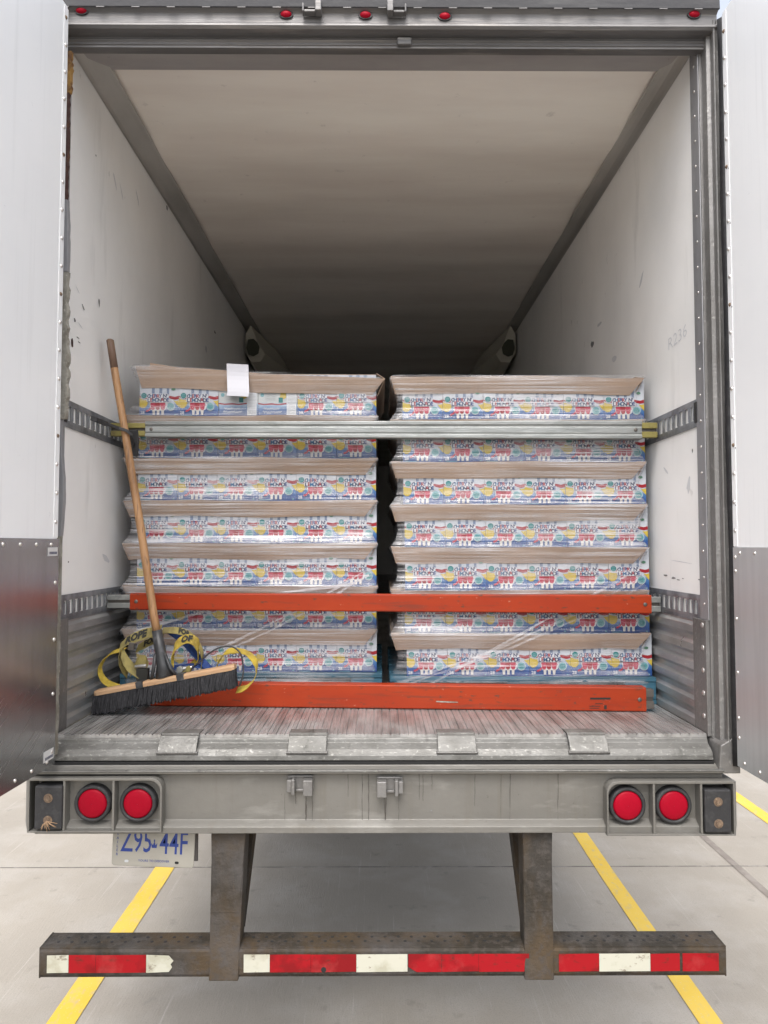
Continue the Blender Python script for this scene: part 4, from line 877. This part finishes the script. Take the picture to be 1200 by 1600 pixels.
# ------------------------------------------------------------------ cargo straps heaped behind the broom head
def smooth_path(pts, n=8):
    out = []; L_ = len(pts)
    for i in range(L_-1):
        p0, p1, p2, p3 = pts[max(i-1, 0)], pts[i], pts[i+1], pts[min(i+2, L_-1)]
        for k in range(n):
            t = k/n; out.append(.5*((2*p1) + (p2-p0)*t + (2*p0-5*p1+4*p2-p3)*t*t + (3*p1-p0-3*p2+p3)*t**3))
    out.append(pts[-1]); return out
def web(mb, pix, wd, m, across=(0, .55, .83), words=(), th=.0022, back=None):
    pts = smooth_path([P(*p) for p in pix]); ac = Vector(across).normalized()
    acs = []; ph = len(pts)*.7
    for i in range(len(pts)):
        t = (pts[min(i+1, len(pts)-1)] - pts[max(i-1, 0)]).normalized(); acs.append(Matrix.Rotation(R(9)*math.sin(i*.33+ph)+R(3)*math.sin(i*1.1), 3, t) @ ac)
    L1 = [p - a_*wd/2 for p, a_ in zip(pts, acs)]; L2 = [p + a_*wd/2 for p, a_ in zip(pts, acs)]
    nrm = []
    for i in range(len(pts)):
        t = (pts[min(i+1, len(pts)-1)] - pts[max(i-1, 0)]).normalized(); nn = t.cross(acs[i]).normalized(); nrm.append(nn)
    mb.loft([[a, c_, c_+n_*th, a+n_*th] for a, c_, n_ in zip(L1, L2, nrm)], m)
    # arc-length parametrisation for the woven words
    acc = [0]
    for a, c_ in zip(pts, pts[1:]): acc.append(acc[-1] + (c_-a).length)
    for (s, at, size, flip) in words:
        def fn(a, q):
            d_ = max(0, min(acc[-1]-1e-5, at*acc[-1] + a*flip)); i = max(j for j in range(len(acc)) if acc[j] <= d_); i = min(i, len(pts)-2)
            f_ = (d_-acc[i])/(acc[i+1]-acc[i]); p = pts[i].lerp(pts[i+1], f_) + acs[i].lerp(acs[i+1], f_)*q; nn = nrm[i].lerp(nrm[i+1], f_)
            sgn_ = 1 if nn.dot(CAM-p) > 0 else -1
            return p + nn*((th+.0028) if sgn_ > 0 else -.0028)
        put_text(mb, s, size*1.12, fn, 'web ink', .06, .85)
Y1 = .50
b = MB(); SA = empty('ratchet_strap', P(215, 1040, Y1)); tag(SA, 'yellow ratchet strap with black lettering coiled left of broom socket', 'strap', 'cargo straps heaped behind the broom')
web(b, [(200, 1052, .52), (190, 1034, .49), (187, 1018, .48), (196, 1004, .48), (214, 995, .485), (236, 988, .49), (252, 984, .50)], .050, 'khaki web', words=(('ROPE', .66, .040, 1),))
web(b, [(190, 1018, .47), (196, 1032, .46), (208, 1046, .455), (226, 1056, .47)], .052, 'khaki web')
web(b, [(214, 1014, .53), (228, 1006, .53), (244, 998, .535), (256, 990, .54)], .040, 'khaki web', words=(('FOR', .5, .032, 1),))
web(b, [(206, 1050, .52), (216, 1034, .51), (226, 1032, .505), (230, 1042, .51)], .045, 'khaki web')
web(b, [(196, 1014, .53), (174, 1020, .52), (160, 1034, .505), (156, 1050, .50), (166, 1066, .49), (188, 1074, .48), (214, 1072, .47)], .030, 'yellow web', across=(0.35, .75, .45))
b.build('webbing', SA)
b = MB(); c = P(222, 1052, .455); b.box(c.x-.022, c.x+.026, .445, .475, c.z-.03, c.z+.02, 'web ink'); b.tube([c+Vector((-.03, 0, .028)), c+Vector((.02, -.01, .034))], .007, 'rim', 8)
b.build('buckle', SA, bevel=.002); b = MB()
q = P(204, 1008, .47); b.hexa([q+Vector((-.015, 0, -.02)), q+Vector((.012, 0, -.022)), q+Vector((.012, .008, -.022)), q+Vector((-.015, .008, -.02))], [q+Vector((-.004, -.006, .012)), q+Vector((.016, -.006, .010)), q+Vector((.016, .006, .010)), q+Vector((-.004, .006, .012))], 'bolt')
b.build('hook', SA, bevel=.002)
SB = empty('ratchet_strap', P(290, 1030, Y1)); tag(SB, 'yellow ratchet strap lettered in black looped right of broom socket', 'strap', 'cargo straps heaped behind the broom')
b = MB()
web(b, [(254, 986, .53), (272, 985, .52), (292, 990, .51), (308, 1004, .505), (316, 1024, .51), (314, 1040, .52)], .032, 'khaki web', words=(('FOR', .36, .028, 1),))
web(b, [(272, 1036, .49), (270, 1022, .48), (276, 1008, .475), (290, 999, .475), (303, 1001, .48), (310, 1013, .50), (307, 1030, .53), (296, 1042, .54)], .046, 'yellow web', words=(('OF', .42, .036, 1),))
b.build('webbing', SB)
b = MB(); c = P(290, 1046, .47); b.tube([c+Vector((-.035, 0, 0)), c+Vector((.03, -.005, .008))], .010, 'rim', 10); b.box(c.x-.03, c.x+.02, .46, .49, c.z-.02, c.z-.004, 'olive zinc')
b.disc(c+Vector((-.02, -.02, .002)), .014, 'zinc end', (0, 1, 0), .02, 14); b.disc(c+Vector((.016, -.02, .005)), .012, 'olive zinc', (0, 1, 0), .02, 14); b.build('buckle', SB, bevel=.001)
b = MB(); web(b, [(340, 1038, .52), (345, 1030, .50), (352, 1020, .48), (366, 1017, .47), (384, 1020, .46), (397, 1032, .45), (401, 1046, .445), (396, 1062, .44), (384, 1074, .43), (370, 1078, .43)], .034, 'yellow web', across=(.15, .75, .5))
tag(b.build('webbing_loop'), 'plain yellow webbing strap looped past right end of broom head', 'strap', 'cargo straps heaped behind the broom')
b = MB(); web(b, [(262, 984, .55), (285, 1000, .54), (305, 1022, .53), (330, 1048, .51)], .030, 'blue web', across=(.5, .3, .7)); web(b, [(268, 1044, .52), (300, 1040, .53), (325, 1043, .52)], .02, 'blue web')
tag(b.build('blue_strap'), 'dark blue webbing strap slanting down behind the broom head', 'strap', 'cargo straps heaped behind the broom')
b = MB(); b.tube(smooth_path([P(296, 1046, .46), (P(312, 1034, .45)), P(328, 1020, .445), P(346, 1011, .44), P(364, 1011, .435), P(376, 1022, .43), P(380, 1042, .425), P(379, 1058, .42), P(374, 1072, .42)]), .0036, 'rubber', 8)
tag(b.build('bungee_cord'), 'thin black cord arching over right end of broom head', 'cord')
